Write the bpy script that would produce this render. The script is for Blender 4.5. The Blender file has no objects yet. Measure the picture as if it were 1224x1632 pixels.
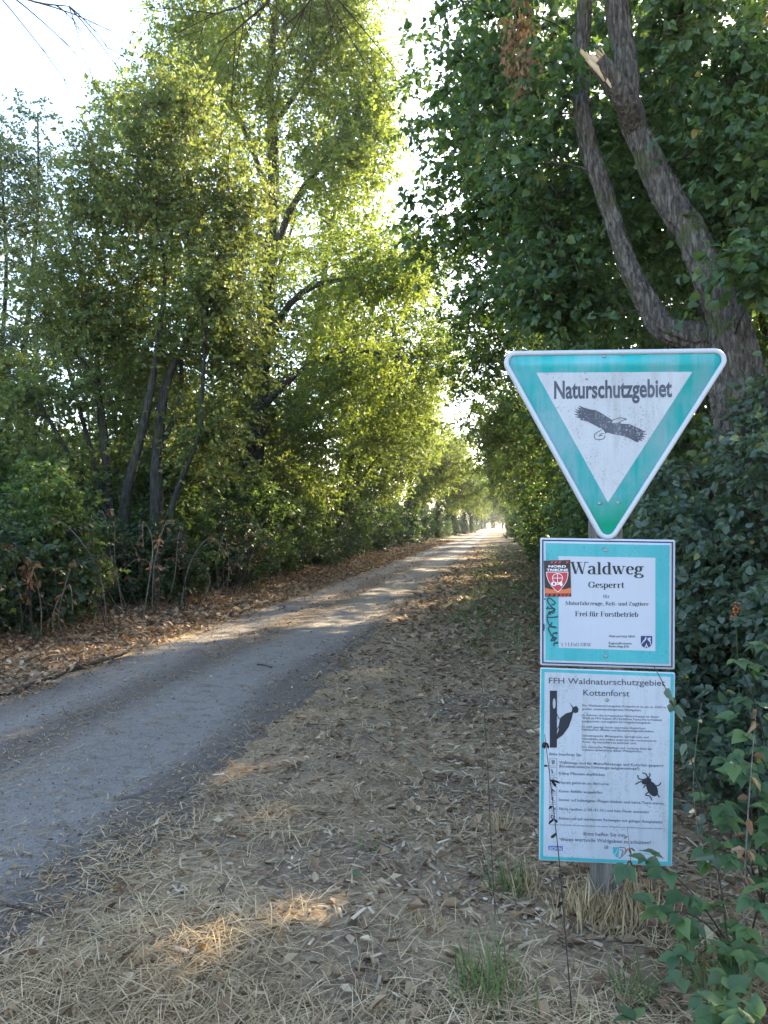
import bpy, bmesh, math
import numpy as np
from mathutils import Vector, Matrix
from mathutils.geometry import tessellate_polygon

# ------------------------------------------------------------------ camera, sky, sun, exposure
sc = bpy.context.scene
F, CX, CY = 1226.0, 612.0, 816.0           # focal length and centre in photo pixels
YAW, PITCH, EYE = math.atan(188 / F), math.atan(19 / F), 1.5
cam_d = bpy.data.cameras.new('camera'); cam = bpy.data.objects.new('camera', cam_d)
sc.collection.objects.link(cam); sc.camera = cam
cam.location = (0, 0, EYE); cam.rotation_euler = (math.pi / 2 + PITCH, 0, YAW)
cam_d.sensor_fit = 'VERTICAL'; cam_d.sensor_height = 24.0; cam_d.lens = 24.0 * F / 1632
cam_d.clip_start = 0.05; cam_d.clip_end = 3000

SUN_EL, SUN_AZ = math.radians(27), math.radians(31)    # azimuth to the right of the path direction (+Y)
wd = bpy.data.worlds.new('World'); sc.world = wd; wd.use_nodes = True
nt = wd.node_tree; bg = nt.nodes['Background']
sky = nt.nodes.new('ShaderNodeTexSky'); sky.sky_type = 'NISHITA'; sky.sun_disc = False
sky.sun_elevation = SUN_EL; sky.sun_rotation = SUN_AZ; sky.air_density = 1.0; sky.dust_density = 1.8; sky.ozone_density = 1.5
nt.links.new(sky.outputs[0], bg.inputs[0]); bg.inputs[1].default_value = 0.15
sl = bpy.data.lights.new('sun', 'SUN'); sun = bpy.data.objects.new('sun', sl); sc.collection.objects.link(sun)
sl.energy = 4.2; sl.angle = math.radians(0.6); sl.color = (1.0, 0.84, 0.58)
sdir = Vector((math.sin(SUN_AZ) * math.cos(SUN_EL), math.cos(SUN_AZ) * math.cos(SUN_EL), math.sin(SUN_EL)))
sun.rotation_euler = sdir.to_track_quat('Z', 'Y').to_euler(); sun.location = sdir * 50
sc.view_settings.view_transform = 'Standard'; sc.view_settings.look = 'None'
sc.view_settings.gamma = 1.0; sc.view_settings.use_curve_mapping = False
sc.view_settings.exposure = 2.55
cy = sc.cycles; cy.volume_bounces = 0; HAZE = .0004
cy.max_bounces = 7; cy.diffuse_bounces = 5; cy.glossy_bounces = 2; cy.transmission_bounces = 4
cy.transparent_max_bounces = 4; cy.use_denoising = True; cy.caustics_reflective = False; cy.caustics_refractive = False

# ------------------------------------------------------------------ pixel helpers
M3 = np.array(cam.rotation_euler.to_matrix())
def ray(px, py):
    return M3 @ np.array([(px - CX) / F, -(py - CY) / F, -1.0])
def onground(px, py, z=0.0):
    d = ray(px, py); t = (z - EYE) / d[2]; return np.array([d[0] * t, d[1] * t, z])
def atY(px, py, Y):
    d = ray(px, py); t = Y / d[1]; return np.array([d[0] * t, Y, EYE + d[2] * t])

def nrm(v): return v / np.maximum(np.linalg.norm(v, axis=-1, keepdims=True), 1e-9)
def smooth(a, b, x):
    t = np.clip((x - a) / (b - a), 0, 1); return t * t * (3 - 2 * t)
def wob(x, y, s=1.0, ph=0.0):     # cheap smooth noise, about -1..1
    return (np.sin(x * 1.7 * s + 1.3 * np.sin(y * 1.1 * s + ph) + ph) + np.sin(y * 2.3 * s + 1.7 * np.sin(x * 0.9 * s - ph) + 2 * ph)
            + 0.6 * np.sin((x + y) * 3.1 * s + ph * 3)) / 2.6
PL, PR = -4.25, -1.62             # path edges
def gz(x, y):                     # terrain height
    x = np.asarray(x, float); y = np.asarray(y, float)
    z = 0.02 * wob(x, y, 0.5)
    z = z + 0.16 * smooth(-5.0, -6.6, x) - 0.10 * smooth(-9, -14, x) + 0.10 * smooth(0.6, 2.6, x)
    rough = smooth(0.0, 0.5, x - PR) + smooth(0.0, 0.5, PL - x)
    near = 1 - smooth(25, 60, np.abs(y))
    z = z + 0.018 * rough * near * wob(x, y, 3.1, 0.7)
    trk = np.exp(-((x + 2.3) / 0.35) ** 2) + np.exp(-((x + 3.75) / 0.35) ** 2)
    return z - 0.012 * trk * (x < PR + .3)

# ------------------------------------------------------------------ mesh building
COL = sc.collection
class MB:
    def __init__(self): self.v = []; self.f = {}; self.t = []; self.n = 0
    def add(self, v, faces, tone=0.5):
        v = np.asarray(v, float).reshape(-1, 3)
        for k, arr in faces.items():
            self.f.setdefault(k, []).append(np.asarray(arr, np.int64).reshape(-1, k) + self.n)
        self.v.append(v); self.t.append(np.broadcast_to(np.asarray(tone, float), (len(v),)).copy()); self.n += len(v)
        return self
    def mesh(self, name, smooth_=False, origin=(0, 0, 0)):
        me = bpy.data.meshes.new(name)
        V = np.concatenate(self.v) - np.asarray(origin, float)
        me.vertices.add(len(V)); me.vertices.foreach_set('co', V.astype(np.float32).ravel())
        loops, starts, tot = [], [], 0
        for k, l in self.f.items():
            a = np.concatenate(l); loops.append(a.ravel()); starts.append(tot + k * np.arange(len(a))); tot += a.size
        loops = np.concatenate(loops); starts = np.concatenate(starts)
        me.loops.add(len(loops)); me.loops.foreach_set('vertex_index', loops.astype(np.int32))
        me.polygons.add(len(starts)); me.polygons.foreach_set('loop_start', starts.astype(np.int32))
        at = me.attributes.new('tone', 'FLOAT', 'POINT'); at.data.foreach_set('value', np.concatenate(self.t).astype(np.float32))
        me.update(calc_edges=True)
        if smooth_: me.polygons.foreach_set('use_smooth', np.ones(len(starts), bool))
        return me
def obj(name, me, mat=None, parent=None, loc=None, kind=None, label=None, cat=None, group=None):
    o = bpy.data.objects.new(name, me); COL.objects.link(o)
    if mat is not None and me is not None and len(me.materials) == 0: me.materials.append(mat)
    if parent is not None: o.parent = parent
    if loc is not None: o.location = loc
    tag(o, label, cat, group, kind); return o
def tag(o, label=None, cat=None, group=None, kind=None):
    for k, v in (('label', label), ('category', cat), ('group', group), ('kind', kind)):
        if v: o[k] = v
def copy_tree(o, parent=None):
    c = o.copy(); COL.objects.link(c); c.parent = parent
    for ch in o.children: copy_tree(ch, c)
    return c

def frames(d, n):
    Y = nrm(d); X = nrm(np.cross(Y, n)); Z = np.cross(X, Y)
    return np.stack([X, Y, Z], -1)
def scatter(mb, tv, tf, pos, R, scale, tone):
    tv = np.asarray(tv, float); N, k = len(pos), len(tv)
    s = np.asarray(scale, float)
    if s.ndim == 1: s = np.repeat(s[:, None], 3, 1)
    P = np.einsum('nij,nkj->nki', R, tv[None] * s[:, None]) + pos[:, None]
    off = (np.arange(N) * k)[:, None, None]
    mb.add(P.reshape(-1, 3), {q: (np.asarray(f)[None] + off).reshape(-1, q) for q, f in tf.items()}, np.repeat(np.broadcast_to(tone, (N,)), k))
def tubes(mb, P, R, sides=5, tone=0.5):
    P = np.asarray(P, float); R = np.asarray(R, float); B, n, _ = P.shape
    T = np.empty_like(P); T[:, 1:-1] = P[:, 2:] - P[:, :-2]; T[:, 0] = P[:, 1] - P[:, 0]; T[:, -1] = P[:, -1] - P[:, -2]
    T = nrm(T); ref = np.array([0.31, 0.93, 0.17]); N = nrm(np.cross(T, ref)); Bn = np.cross(T, N)
    a = np.arange(sides) * 2 * math.pi / sides
    V = P[:, :, None] + R[:, :, None, None] * (np.cos(a)[None, None, :, None] * N[:, :, None] + np.sin(a)[None, None, :, None] * Bn[:, :, None])
    i = np.arange(n - 1)[:, None]; j = np.arange(sides)[None]
    q = np.stack([i * sides + j, i * sides + (j + 1) % sides, (i + 1) * sides + (j + 1) % sides, (i + 1) * sides + j], -1).reshape(-1, 4)
    off = (np.arange(B) * n * sides)[:, None, None]
    mb.add(V.reshape(-1, 3), {4: (q[None] + off).reshape(-1, 4)}, np.repeat(np.broadcast_to(tone, (B,)), n * sides))
def resample(pts, n):
    pts = np.asarray(pts, float); k = len(pts); u = np.linspace(0, k - 1, n); i = np.clip(u.astype(int), 0, k - 2); f = (u - i)[:, None]
    p0 = pts[np.maximum(i - 1, 0)]; p1 = pts[i]; p2 = pts[i + 1]; p3 = pts[np.minimum(i + 2, k - 1)]
    return 0.5 * (2 * p1 + (p2 - p0) * f + (2 * p0 - 5 * p1 + 4 * p2 - p3) * f ** 2 + (3 * p1 - p0 - 3 * p2 + p3) * f ** 3)
def bark_tube(mb, pts, rad, n=60, sides=28, ridge=0.10, seed=0, cap=True):
    rng = np.random.default_rng(seed)
    P = resample(pts, n); R = resample(np.c_[rad, rad, rad], n)[:, 0]
    T = nrm(np.gradient(P, axis=0)); ref = np.array([0.2, 0.97, 0.1]); N = nrm(np.cross(T, ref)); B = np.cross(T, N)
    a = np.arange(sides) * 2 * math.pi / sides
    L = np.r_[0, np.cumsum(np.linalg.norm(np.diff(P, axis=0), axis=1))]
    th = a[None] + 0.22 * np.sin(L[:, None] * 5 + seed) + 0.10 * np.sin(L[:, None] * 17)
    d = np.zeros((n, sides))
    for k, amp in ((3, .5), (7, .8), (11, 1.), (13, .8)):
        d += amp * np.abs(np.sin(th * k / 2 + rng.uniform(0, 6) + 0.9 * np.sin(L[:, None] * (2.5 + k * .35) + rng.uniform(0, 6)))) / 3.1
    d = (d - .5) * ridge * 2 + rng.normal(0, ridge * .12, d.shape) + 0.05 * np.sin(L[:, None] * 3.3 + 2 * a[None])
    V = P[:, None] + (R[:, None] * (1 + d))[..., None] * (np.cos(a)[None, :, None] * N[:, None] + np.sin(a)[None, :, None] * B[:, None])
    i = np.arange(n - 1)[:, None]; j = np.arange(sides)[None]
    q = np.stack([i * sides + j, i * sides + (j + 1) % sides, (i + 1) * sides + (j + 1) % sides, (i + 1) * sides + j], -1).reshape(-1, 4)
    mb.add(V.reshape(-1, 3), {4: q}, 0.5)
    return P, R

# leaf templates (y = growth, z = upper side)
LEAF2 = (np.array([[0, 0, 0], [-.3, .45, .09], [0, 1, -.06], [.3, .45, .09]]), {3: [[0, 2, 1], [0, 3, 2]]})
LEAF6 = (np.array([[0, 0, 0], [-.36, .22, .07], [-.33, .58, .08], [0, 1, -.12], [.33, .58, .08], [.36, .22, .07], [0, .45, 0]]),
         {4: [[0, 6, 2, 1], [0, 5, 4, 6]], 3: [[6, 3, 2], [6, 4, 3]]})
HEART = (np.array([[0, 0, 0], [-.34, -.06, .05], [-.5, .28, .10], [-.3, .66, .05], [0, 1.05, -.16], [.3, .66, .05], [.5, .28, .10], [.34, -.06, .05], [0, .4, -.02]]),
         {4: [[0, 8, 2, 1], [8, 4, 3, 2], [0, 7, 6, 8], [8, 6, 5, 4]]})
LEAF4 = (np.array([[0, 0, 0], [-.33, .26, .09], [-.27, .64, .07], [0, 1, -.08], [.27, .64, .07], [.33, .26, .09]]), {4: [[0, 3, 2, 1], [0, 5, 4, 3]]})
HEART4 = (np.array([[0, .05, 0], [-.44, .12, .10], [-.40, .50, .10], [0, 1.02, -.12], [.40, .50, .10], [.44, .12, .10]]), {4: [[0, 3, 2, 1], [0, 5, 4, 3]]})
DRY = (np.array([[0, 0, 0], [-.25, .3, .14], [-.2, .75, .2], [0, 1, .05], [.22, .7, .1], [.26, .3, .2], [0, .5, -.02]]),
       {4: [[0, 6, 2, 1], [0, 5, 4, 6]], 3: [[6, 3, 2], [6, 4, 3]]})
DRY2 = (np.array([[0, 0, 0], [-.3, .5, .16], [.05, 1, .08], [.28, .42, .2], [0, .5, -.02]]), {3: [[0, 4, 1], [4, 2, 1], [0, 3, 4], [4, 3, 2]]})
BLADE = (np.array([[-.5, 0, 0], [.5, 0, 0], [.45, .5, .06], [-.45, .5, .06], [0, 1, 0]]), {4: [[0, 1, 2, 3]], 3: [[3, 2, 4]]})
TWIG = (np.array([[-.5, 0, -.29], [.5, 0, -.29], [0, 0, .58], [0, 1, 0]]), {3: [[0, 1, 3], [1, 2, 3], [2, 0, 3]]})
CHIP = (np.array([[-.5, 0, 0], [.5, .05, 0], [.4, 1, .1], [-.35, .9, 0], [-.4, .05, .22], [.45, .1, .25], [.3, .9, .3], [-.3, .85, .2]]),
        {4: [[4, 5, 6, 7], [0, 1, 5, 4], [1, 2, 6, 5], [2, 3, 7, 6], [3, 0, 4, 7]]})
STONE = (np.array([[0, 0, .55], [.5, .1, .05], [-.1, .5, .1], [-.5, 0, 0], [.05, -.5, .08], [.3, .35, .3], [0, 0, -.3]]),
         {3: [[0, 1, 5], [0, 5, 2], [0, 2, 3], [0, 3, 4], [0, 4, 1], [1, 6, 5], [5, 6, 2], [2, 6, 3], [3, 6, 4], [4, 6, 1]]})

# ------------------------------------------------------------------ materials
def material(name):
    m = bpy.data.materials.new(name); m.use_nodes = True; t = m.node_tree
    return m, t, t.nodes['Principled BSDF'], t.nodes['Material Output']
def N(t, typ, **kw):
    n = t.nodes.new(typ)
    for k, v in kw.items():
        if k in ('inp',):
            for a, b in v.items(): n.inputs[a].default_value = b
        else: setattr(n, k, v)
    return n
def ramp(t, fac, stops, interp='LINEAR'):
    r = t.nodes.new('ShaderNodeValToRGB'); r.color_ramp.interpolation = interp
    el = r.color_ramp.elements
    while len(el) < len(stops): el.new(0.5)
    for e, (p, c) in zip(el, stops): e.position = p; e.color = (*c, 1) if len(c) == 3 else c
    t.links.new(fac, r.inputs[0]); return r.outputs[0]
def noise(t, vec, scale, detail=4, rough=.55, dist=0):
    n = N(t, 'ShaderNodeTexNoise', inp={'Scale': scale, 'Detail': detail, 'Roughness': rough, 'Distortion': dist})
    if vec is not None: t.links.new(vec, n.inputs['Vector'])
    return n.outputs['Fac']
def mix(t, fac, a, b, mode='MIX'):
    n = N(t, 'ShaderNodeMix', data_type='RGBA', blend_type=mode)
    for s, v in ((0, fac), (6, a), (7, b)):
        if hasattr(v, 'links'): t.links.new(v, n.inputs[s])
        else: n.inputs[s].default_value = v if s == 0 else (*v, 1)
    return n.outputs[2]
def coord(t, scale=(1, 1, 1)):
    c = N(t, 'ShaderNodeTexCoord'); mp = N(t, 'ShaderNodeMapping', inp={'Scale': scale})
    t.links.new(c.outputs['Object'], mp.inputs[0]); return mp.outputs[0]
def math_(t, op, a, b=0.0):
    n = N(t, 'ShaderNodeMath', operation=op)
    for i, v in ((0, a), (1, b)):
        if hasattr(v, 'links'): t.links.new(v, n.inputs[i])
        else: n.inputs[i].default_value = v
    return n.outputs[0]
def bump(t, bs, h, strength=.5, dist=.02):
    b = N(t, 'ShaderNodeBump', inp={'Strength': strength, 'Distance': dist}); t.links.new(h, b.inputs['Height']); t.links.new(b.outputs[0], bs.inputs['Normal'])

def leaf_mat(name, stops, trans, tfac=.42, rough=.45, spec=.4):
    m, t, bs, out = material(name)
    at = N(t, 'ShaderNodeAttribute', attribute_name='tone')
    c = ramp(t, at.outputs['Fac'], stops)
    t.links.new(c, bs.inputs['Base Color']); bs.inputs['Roughness'].default_value = rough; bs.inputs['Specular IOR Level'].default_value = spec
    tr = N(t, 'ShaderNodeBsdfTranslucent')
    tc = mix(t, .6, c, trans); t.links.new(tc, tr.inputs[0])
    mx = N(t, 'ShaderNodeMixShader'); mx.inputs[0].default_value = tfac
    t.links.new(bs.outputs[0], mx.inputs[1]); t.links.new(tr.outputs[0], mx.inputs[2]); t.links.new(mx.outputs[0], out.inputs[0])
    return m
YEL = (.42, .33, .05)
L_LIME = leaf_mat('lime_leaf', [(0, (.042, .078, .042)), (.55, (.085, .145, .066)), (.9, (.15, .205, .075)), (.97, (.18, .22, .07)), (.985, (.40, .32, .05)), (1, (.30, .15, .05))], (.20, .34, .04))
L_DARK = leaf_mat('dark_leaf', [(0, (.045, .078, .03)), (.6, (.09, .145, .045)), (.97, (.14, .19, .055)), (1, (.3, .22, .05))], (.20, .32, .03))
L_WILL = leaf_mat('willow_leaf', [(0, (.065, .095, .028)), (.5, (.105, .15, .04)), (.92, (.16, .19, .055)), (.95, YEL), (1, (.40, .24, .08))], (.36, .42, .08))
L_SILV = leaf_mat('grey_willow_leaf', [(0, (.07, .10, .05)), (.6, (.11, .15, .075)), (.97, (.16, .19, .09)), (1, YEL)], (.32, .38, .12))
L_POP = leaf_mat('poplar_leaf', [(0, (.05, .09, .026)), (.5, (.085, .15, .036)), (.95, (.14, .20, .045)), (1, (.34, .30, .06))], (.41, .49, .05), .5)
L_ROW = leaf_mat('row_leaf', [(0, (.05, .085, .028)), (.6, (.09, .14, .042)), (.96, (.14, .18, .05)), (1, (.3, .25, .05))], (.34, .40, .05), .48)
L_SHRUB = leaf_mat('shrub_leaf', [(0, (.052, .080, .055)), (.6, (.09, .13, .085)), (.96, (.13, .17, .09)), (.985, (.25, .24, .04)), (1, (.45, .40, .06))], (.16, .26, .05), .34, .38, .5)
L_IVY = leaf_mat('ivy_leaf', [(0, (.024, .045, .017)), (.7, (.05, .082, .028)), (1, (.11, .12, .045))], (.12, .2, .03), .25)
L_BRAM = leaf_mat('bramble_leaf', [(0, (.05, .10, .045)), (.6, (.085, .155, .06)), (1, (.14, .20, .06))], (.22, .34, .07), .38)
L_DRY = leaf_mat('withered_leaf', [(0, (.09, .05, .028)), (.5, (.20, .11, .055)), (1, (.36, .24, .13))], (.3, .16, .05), .2, .8, .2)
L_GRASS = leaf_mat('grass_blade', [(0, (.05, .09, .03)), (.6, (.10, .15, .055)), (1, (.24, .24, .10))], (.3, .36, .1), .35)
L_STRAW = leaf_mat('straw', [(0, (.13, .082, .045)), (.35, (.36, .252, .135)), (.7, (.55, .41, .225)), (1, (.72, .565, .34))], (.5, .38, .2), .2, .6, .3)
L_LITT = leaf_mat('leaf_litter', [(0, (.08, .048, .03)), (.4, (.235, .14, .078)), (.75, (.39, .262, .15)), (1, (.58, .455, .30))], (.3, .2, .1), .12, .75, .25)
L_CHIP = leaf_mat('wood_chip', [(0, (.17, .115, .07)), (.5, (.38, .28, .18)), (1, (.62, .50, .36))], (.3, .2, .1), .02, .8, .2)

def bark(name, c0, c1, c2, scale=1.0, moss=.0):
    m, t, bs, out = material(name)
    v = coord(t, (9 * scale, 9 * scale, 2.0 * scale)); n1 = noise(t, v, 3.0, 6, .6, .6)
    n2 = noise(t, coord(t), 4.0, 4)
    c = ramp(t, n1, [(.30, c0), (.5, c1), (.70, c2)])
    if moss:
        mk = math_(t, 'MULTIPLY', ramp(t, n2, [(.52, (0, 0, 0)), (.62, (1, 1, 1))]), moss); c = mix(t, mk, c, (.07, .085, .02))
    t.links.new(c, bs.inputs['Base Color']); bs.inputs['Roughness'].default_value = .9; bs.inputs['Specular IOR Level'].default_value = .2
    bump(t, bs, n1, 1.0, .05); return m
B_LIME = bark('lime_bark', (.026, .021, .017), (.11, .092, .076), (.25, .222, .19), 1.5, .55)
B_DARK = bark('dark_bark', (.025, .020, .016), (.065, .052, .042), (.12, .10, .085), 1, .4)
B_GREY = bark('grey_bark', (.02, .018, .016), (.05, .045, .038), (.10, .092, .08), 1, .4)
B_TWIG = bark('twig_bark', (.05, .038, .03), (.10, .075, .06), (.16, .12, .10), 4)
B_DEAD = bark('dead_wood', (.16, .13, .11), (.30, .26, .22), (.48, .43, .38), 5)
def plain(name, c, rough=.6, spec=.4, metal=0):
    m, t, bs, out = material(name); bs.inputs['Base Color'].default_value = (*c, 1); bs.inputs['Roughness'].default_value = rough
    bs.inputs['Specular IOR Level'].default_value = spec; bs.inputs['Metallic'].default_value = metal; return m

# ground
def ground_mat():
    m, t, bs, out = material('forest_verge_soil')
    c = N(t, 'ShaderNodeTexCoord').outputs['Object']; sx = N(t, 'ShaderNodeSeparateXYZ'); t.links.new(c, sx.inputs[0])
    n1 = noise(t, c, 1.3, 5); n2 = noise(t, c, 34, 5, .7); n3 = noise(t, c, 6, 4)
    soil = ramp(t, n2, [(.25, (.075, .054, .038)), (.5, (.19, .138, .092)), (.72, (.34, .258, .17))])
    straw = ramp(t, n2, [(.25, (.15, .10, .058)), (.5, (.34, .243, .14)), (.75, (.50, .375, .22))])
    c1 = mix(t, ramp(t, n1, [(.38, (0, 0, 0)), (.62, (1, 1, 1))]), soil, straw)
    mead = ramp(t, n3, [(.3, (.16, .15, .05)), (.7, (.30, .26, .10))])
    fx = ramp(t, math_(t, 'MULTIPLY', math_(t, 'ADD', sx.outputs[0], 8.0), -0.25), [(0, (0, 0, 0)), (1, (1, 1, 1))])
    t.links.new(mix(t, fx, c1, mead), bs.inputs['Base Color']); bs.inputs['Roughness'].default_value = .95; bs.inputs['Specular IOR Level'].default_value = .15
    bump(t, bs, n2, .8, .02); return m
def path_mat():
    m, t, bs, out = material('compacted_gravel')
    c = N(t, 'ShaderNodeTexCoord').outputs['Object']; sx = N(t, 'ShaderNodeSeparateXYZ'); t.links.new(c, sx.inputs[0])
    mp = N(t, 'ShaderNodeMapping', inp={'Scale': (1, .22, 1)}); t.links.new(c, mp.inputs[0])
    n0 = noise(t, mp.outputs[0], 1.1, 4); n1 = noise(t, c, 75, 4, .65); n2 = noise(t, c, 9, 5, .6); n4 = noise(t, c, 240, 2)
    dark = ramp(t, n1, [(.28, (.08, .065, .051)), (.5, (.165, .135, .107)), (.75, (.255, .21, .168))])
    dust = ramp(t, n1, [(.28, (.175, .154, .13)), (.5, (.29, .258, .22)), (.75, (.37, .33, .283))])
    def track(x0, w):
        a = math_(t, 'ABSOLUTE', math_(t, 'ADD', math_(t, 'ADD', sx.outputs[0], -x0), math_(t, 'MULTIPLY', math_(t, 'ADD', n0, -.5), .9)))
        return math_(t, 'SUBTRACT', 1.0, math_(t, 'MINIMUM', math_(t, 'DIVIDE', a, w), 1.0))
    k = math_(t, 'MAXIMUM', track(-2.45, .62), math_(t, 'MULTIPLY', track(-3.75, .5), .6))
    k = math_(t, 'MULTIPLY', math_(t, 'ADD', k, math_(t, 'MULTIPLY', math_(t, 'ADD', n2, -.5), 1.2)), 1.5)
    col = mix(t, ramp(t, k, [(.1, (0, 0, 0)), (.8, (1, 1, 1))]), dark, dust)
    brown = math_(t, 'MULTIPLY', ramp(t, n2, [(.5, (0, 0, 0)), (.66, (1, 1, 1))]), .55)
    col = mix(t, brown, col, (.17, .115, .07))
    t.links.new(col, bs.inputs['Base Color']); bs.inputs['Roughness'].default_value = .9; bs.inputs['Specular IOR Level'].default_value = .25
    bump(t, bs, math_(t, 'ADD', n1, math_(t, 'MULTIPLY', n4, .4)), 1.0, .02); return m

def grid_mesh(name, xs, ys, zf, smooth_=True):
    X, Y = np.meshgrid(xs, ys); V = np.stack([X, Y, zf(X, Y)], -1); ny, nx = X.shape
    i = np.arange(ny - 1)[:, None]; j = np.arange(nx - 1)[None]
    q = np.stack([i * nx + j, i * nx + j + 1, (i + 1) * nx + j + 1, (i + 1) * nx + j], -1).reshape(-1, 4)
    return MB().add(V.reshape(-1, 3), {4: q}).mesh(name, smooth_)
xs = np.r_[-1500, -700, -300, -120, -60, -35, -22, np.arange(-15, -5, .5), np.arange(-5, 3, .12), np.arange(3, 9, .5), 12, 18, 30, 60, 150, 400, 1500]
ys = np.r_[-1500, -300, -60, -20, -8, -3, np.arange(-1, 1.4, .4), np.arange(1.4, 12, .12), np.arange(12, 30, .35), np.arange(30, 80, 2), np.arange(80, 300, 10), 400, 700, 1500]
def gsink(x, y): return gz(x, y) - 0.03 * smooth(0, .25, x - PL - .05) * smooth(0, .25, PR - .05 - x) * (np.abs(y) < 290)
obj('ground', grid_mesh('ground', xs, ys, gsink), ground_mat(), kind='structure')
py_ = np.r_[-20, -8, -3, np.arange(-1, 1.4, .4), np.arange(1.4, 14, .08), np.arange(14, 40, .4), np.arange(40, 285, 3)]
def path_mesh():
    u = np.linspace(0, 1, 40); U, Y = np.meshgrid(u, py_)
    eL = PL + .10 * wob(Y, Y * .3, 1.3) + .06 * wob(Y, Y, 5, 1); eR = PR + .15 * wob(Y, Y * .2, 1.1, 2) + .09 * wob(Y, Y, 4.7, 3) + .05 * wob(Y, Y, 13, 1)
    X = eL + (eR - eL) * U
    e = np.minimum(U, 1 - U); z = gz(X, Y) - .012 * np.exp(-((X + 2.35) / .3) ** 2) - .012 * np.exp(-((X + 3.75) / .3) ** 2) + .006 * wob(X, Y, 2.7, .3) + .014 - .03 * (1 - smooth(0, .05, e)) + .02 * smooth(0, .4, e)
    V = np.stack([X, Y, z], -1); ny, nx = X.shape; i = np.arange(ny - 1)[:, None]; j = np.arange(nx - 1)[None]
    q = np.stack([i * nx + j, i * nx + j + 1, (i + 1) * nx + j + 1, (i + 1) * nx + j], -1).reshape(-1, 4)
    return MB().add(V.reshape(-1, 3), {4: q}).mesh('path', True)
obj('path', path_mesh(), path_mat(), kind='structure')
def topz(x, y):
    x = np.asarray(x, float); e = np.clip(np.minimum(x - PL, PR - x) / (PR - PL), 0, 1)
    return gz(x, y) + np.where((x > PL) & (x < PR), .016 + .02 * smooth(0, .4, e), 0)

# ------------------------------------------------------------------ plants
GAPS = [(onground(375, 1228), .10), (onground(425, 1300), .04), (onground(425, 1480), .055), (onground(258, 1562), .05)]
def gap_mask(p, more=.0):       # openings in the canopy through which the sun reaches the verge
    k = np.ones(len(p), bool); sd = np.array(sdir)
    for q, r in GAPS:
        v = p - q; a = v @ sd; k &= (np.linalg.norm(v - a[:, None] * sd, axis=1) > more + r * (1 + .3 * np.sin(p[:, 2] * 3))) | (a < .6)
    return k
def bez(p, c, q, n=6):
    t = np.linspace(0, 1, n)[:, None]; return (1 - t) ** 2 * p + 2 * t * (1 - t) * c + t * t * q
def grow(limbs, env, n_clump, clump_r, twigs, lpt, leaf_len, seed, droop=.25, up=1.0, flat=.6, sizevar=.3, shell=.45, arch=.3, clear=0.0, clear_n=2):
    """limbs [(pts, rad)], env [(centre, radii, weight)]; returns branch paths, radii, twig arrays, leaf arrays (pos, R, size, tone)"""
    rng = np.random.default_rng(seed)
    P = np.concatenate([resample(p, max(8, int(len(p) * 6))) for p, r in limbs])
    R = np.concatenate([resample(np.c_[r, r, r], max(8, int(len(p) * 6)))[:, 0] for p, r in limbs])
    w = np.array([e[2] for e in env], float); w /= w.sum(); pick = rng.choice(len(env), n_clump, p=w)
    d = nrm(rng.normal(size=(n_clump, 3))); rr = rng.uniform(0, 1, (n_clump, 1)) ** shell
    C = np.array([env[i][0] for i in pick], float) + d * rr * np.array([env[i][1] for i in pick], float)
    C[:, 2] = np.maximum(C[:, 2], .08); C = C[gap_mask(C, .12)]
    if clear:
        TP = np.concatenate([resample(p, 60) for p, r in limbs[:clear_n]]); C = C[np.array([np.min(np.linalg.norm(TP - c, axis=1)) > clear for c in C])]
    n_clump = len(C)
    near = np.array([np.min(np.linalg.norm(P - c, axis=1)) for c in C]); order = np.argsort(near)
    bp, br = [], []
    for i in order:
        c = C[i]; v = c - P; dist = np.linalg.norm(v, axis=1)
        cost = dist + 1.2 * np.maximum(0, -v[:, 2] + .15 * dist) + .5 * (R < .006)
        k = int(np.argmin(cost)); p = P[k]; L = max(dist[k], .05)
        ctl = p + (c - p) * .45 + np.array([0, 0, arch * L * .6]) + rng.normal(0, .08 * L, 3)
        pts = bez(p, ctl, c); r0 = min(R[k] * .75, .006 + .011 * L); rad = np.linspace(r0, .0035, 6)
        bp.append(pts); br.append(rad); P = np.concatenate([P, pts[2:]]); R = np.concatenate([R, rad[2:]])
    T = n_clump * twigs
    base = np.repeat(C, twigs, 0); td = nrm(rng.normal(size=(T, 3)) * np.array([1, 1, flat]) + np.array([0, 0, .12]))
    tl = clump_r * rng.uniform(.55, 1.25, T)
    cl_tone = np.repeat(np.repeat(rng.normal(0, .12, n_clump), twigs), lpt)
    M = T * lpt; tt = rng.uniform(.1, 1.05, M); D = np.repeat(td, lpt, 0); S = np.repeat(base, lpt, 0)
    pos = S + D * (np.repeat(tl, lpt) * tt)[:, None] + np.array([0, 0, -.12]) * (np.repeat(tl, lpt) * tt ** 2)[:, None]
    pos += rng.normal(0, .12 * leaf_len, (M, 3))
    side = nrm(np.cross(D, rng.normal(size=(M, 3))))
    ld = nrm(.55 * D + .8 * side * np.array([1, 1, .6]) + np.array([0, 0, -droop]) + rng.normal(0, .25, (M, 3)))
    ln = nrm(np.array([0, 0, up]) + rng.normal(0, .55, (M, 3)) + .25 * D)
    size = leaf_len * np.clip(rng.normal(1, sizevar, M), .45, 1.7)
    tone = np.clip(rng.beta(2, 2, M) * .9 + .03 + cl_tone * .6, 0, 1)
    sp = rng.random(M) < .03; tone[sp] = rng.uniform(.9, 1, sp.sum())
    ok = gap_mask(pos, .5 * leaf_len); pos, ld, ln, size, tone = pos[ok], ld[ok], ln[ok], size[ok], tone[ok]
    return dict(bp=np.array(bp), br=np.array(br), tw=(base, td, tl), leaf=(pos, frames(ld, ln), size, tone))
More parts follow.
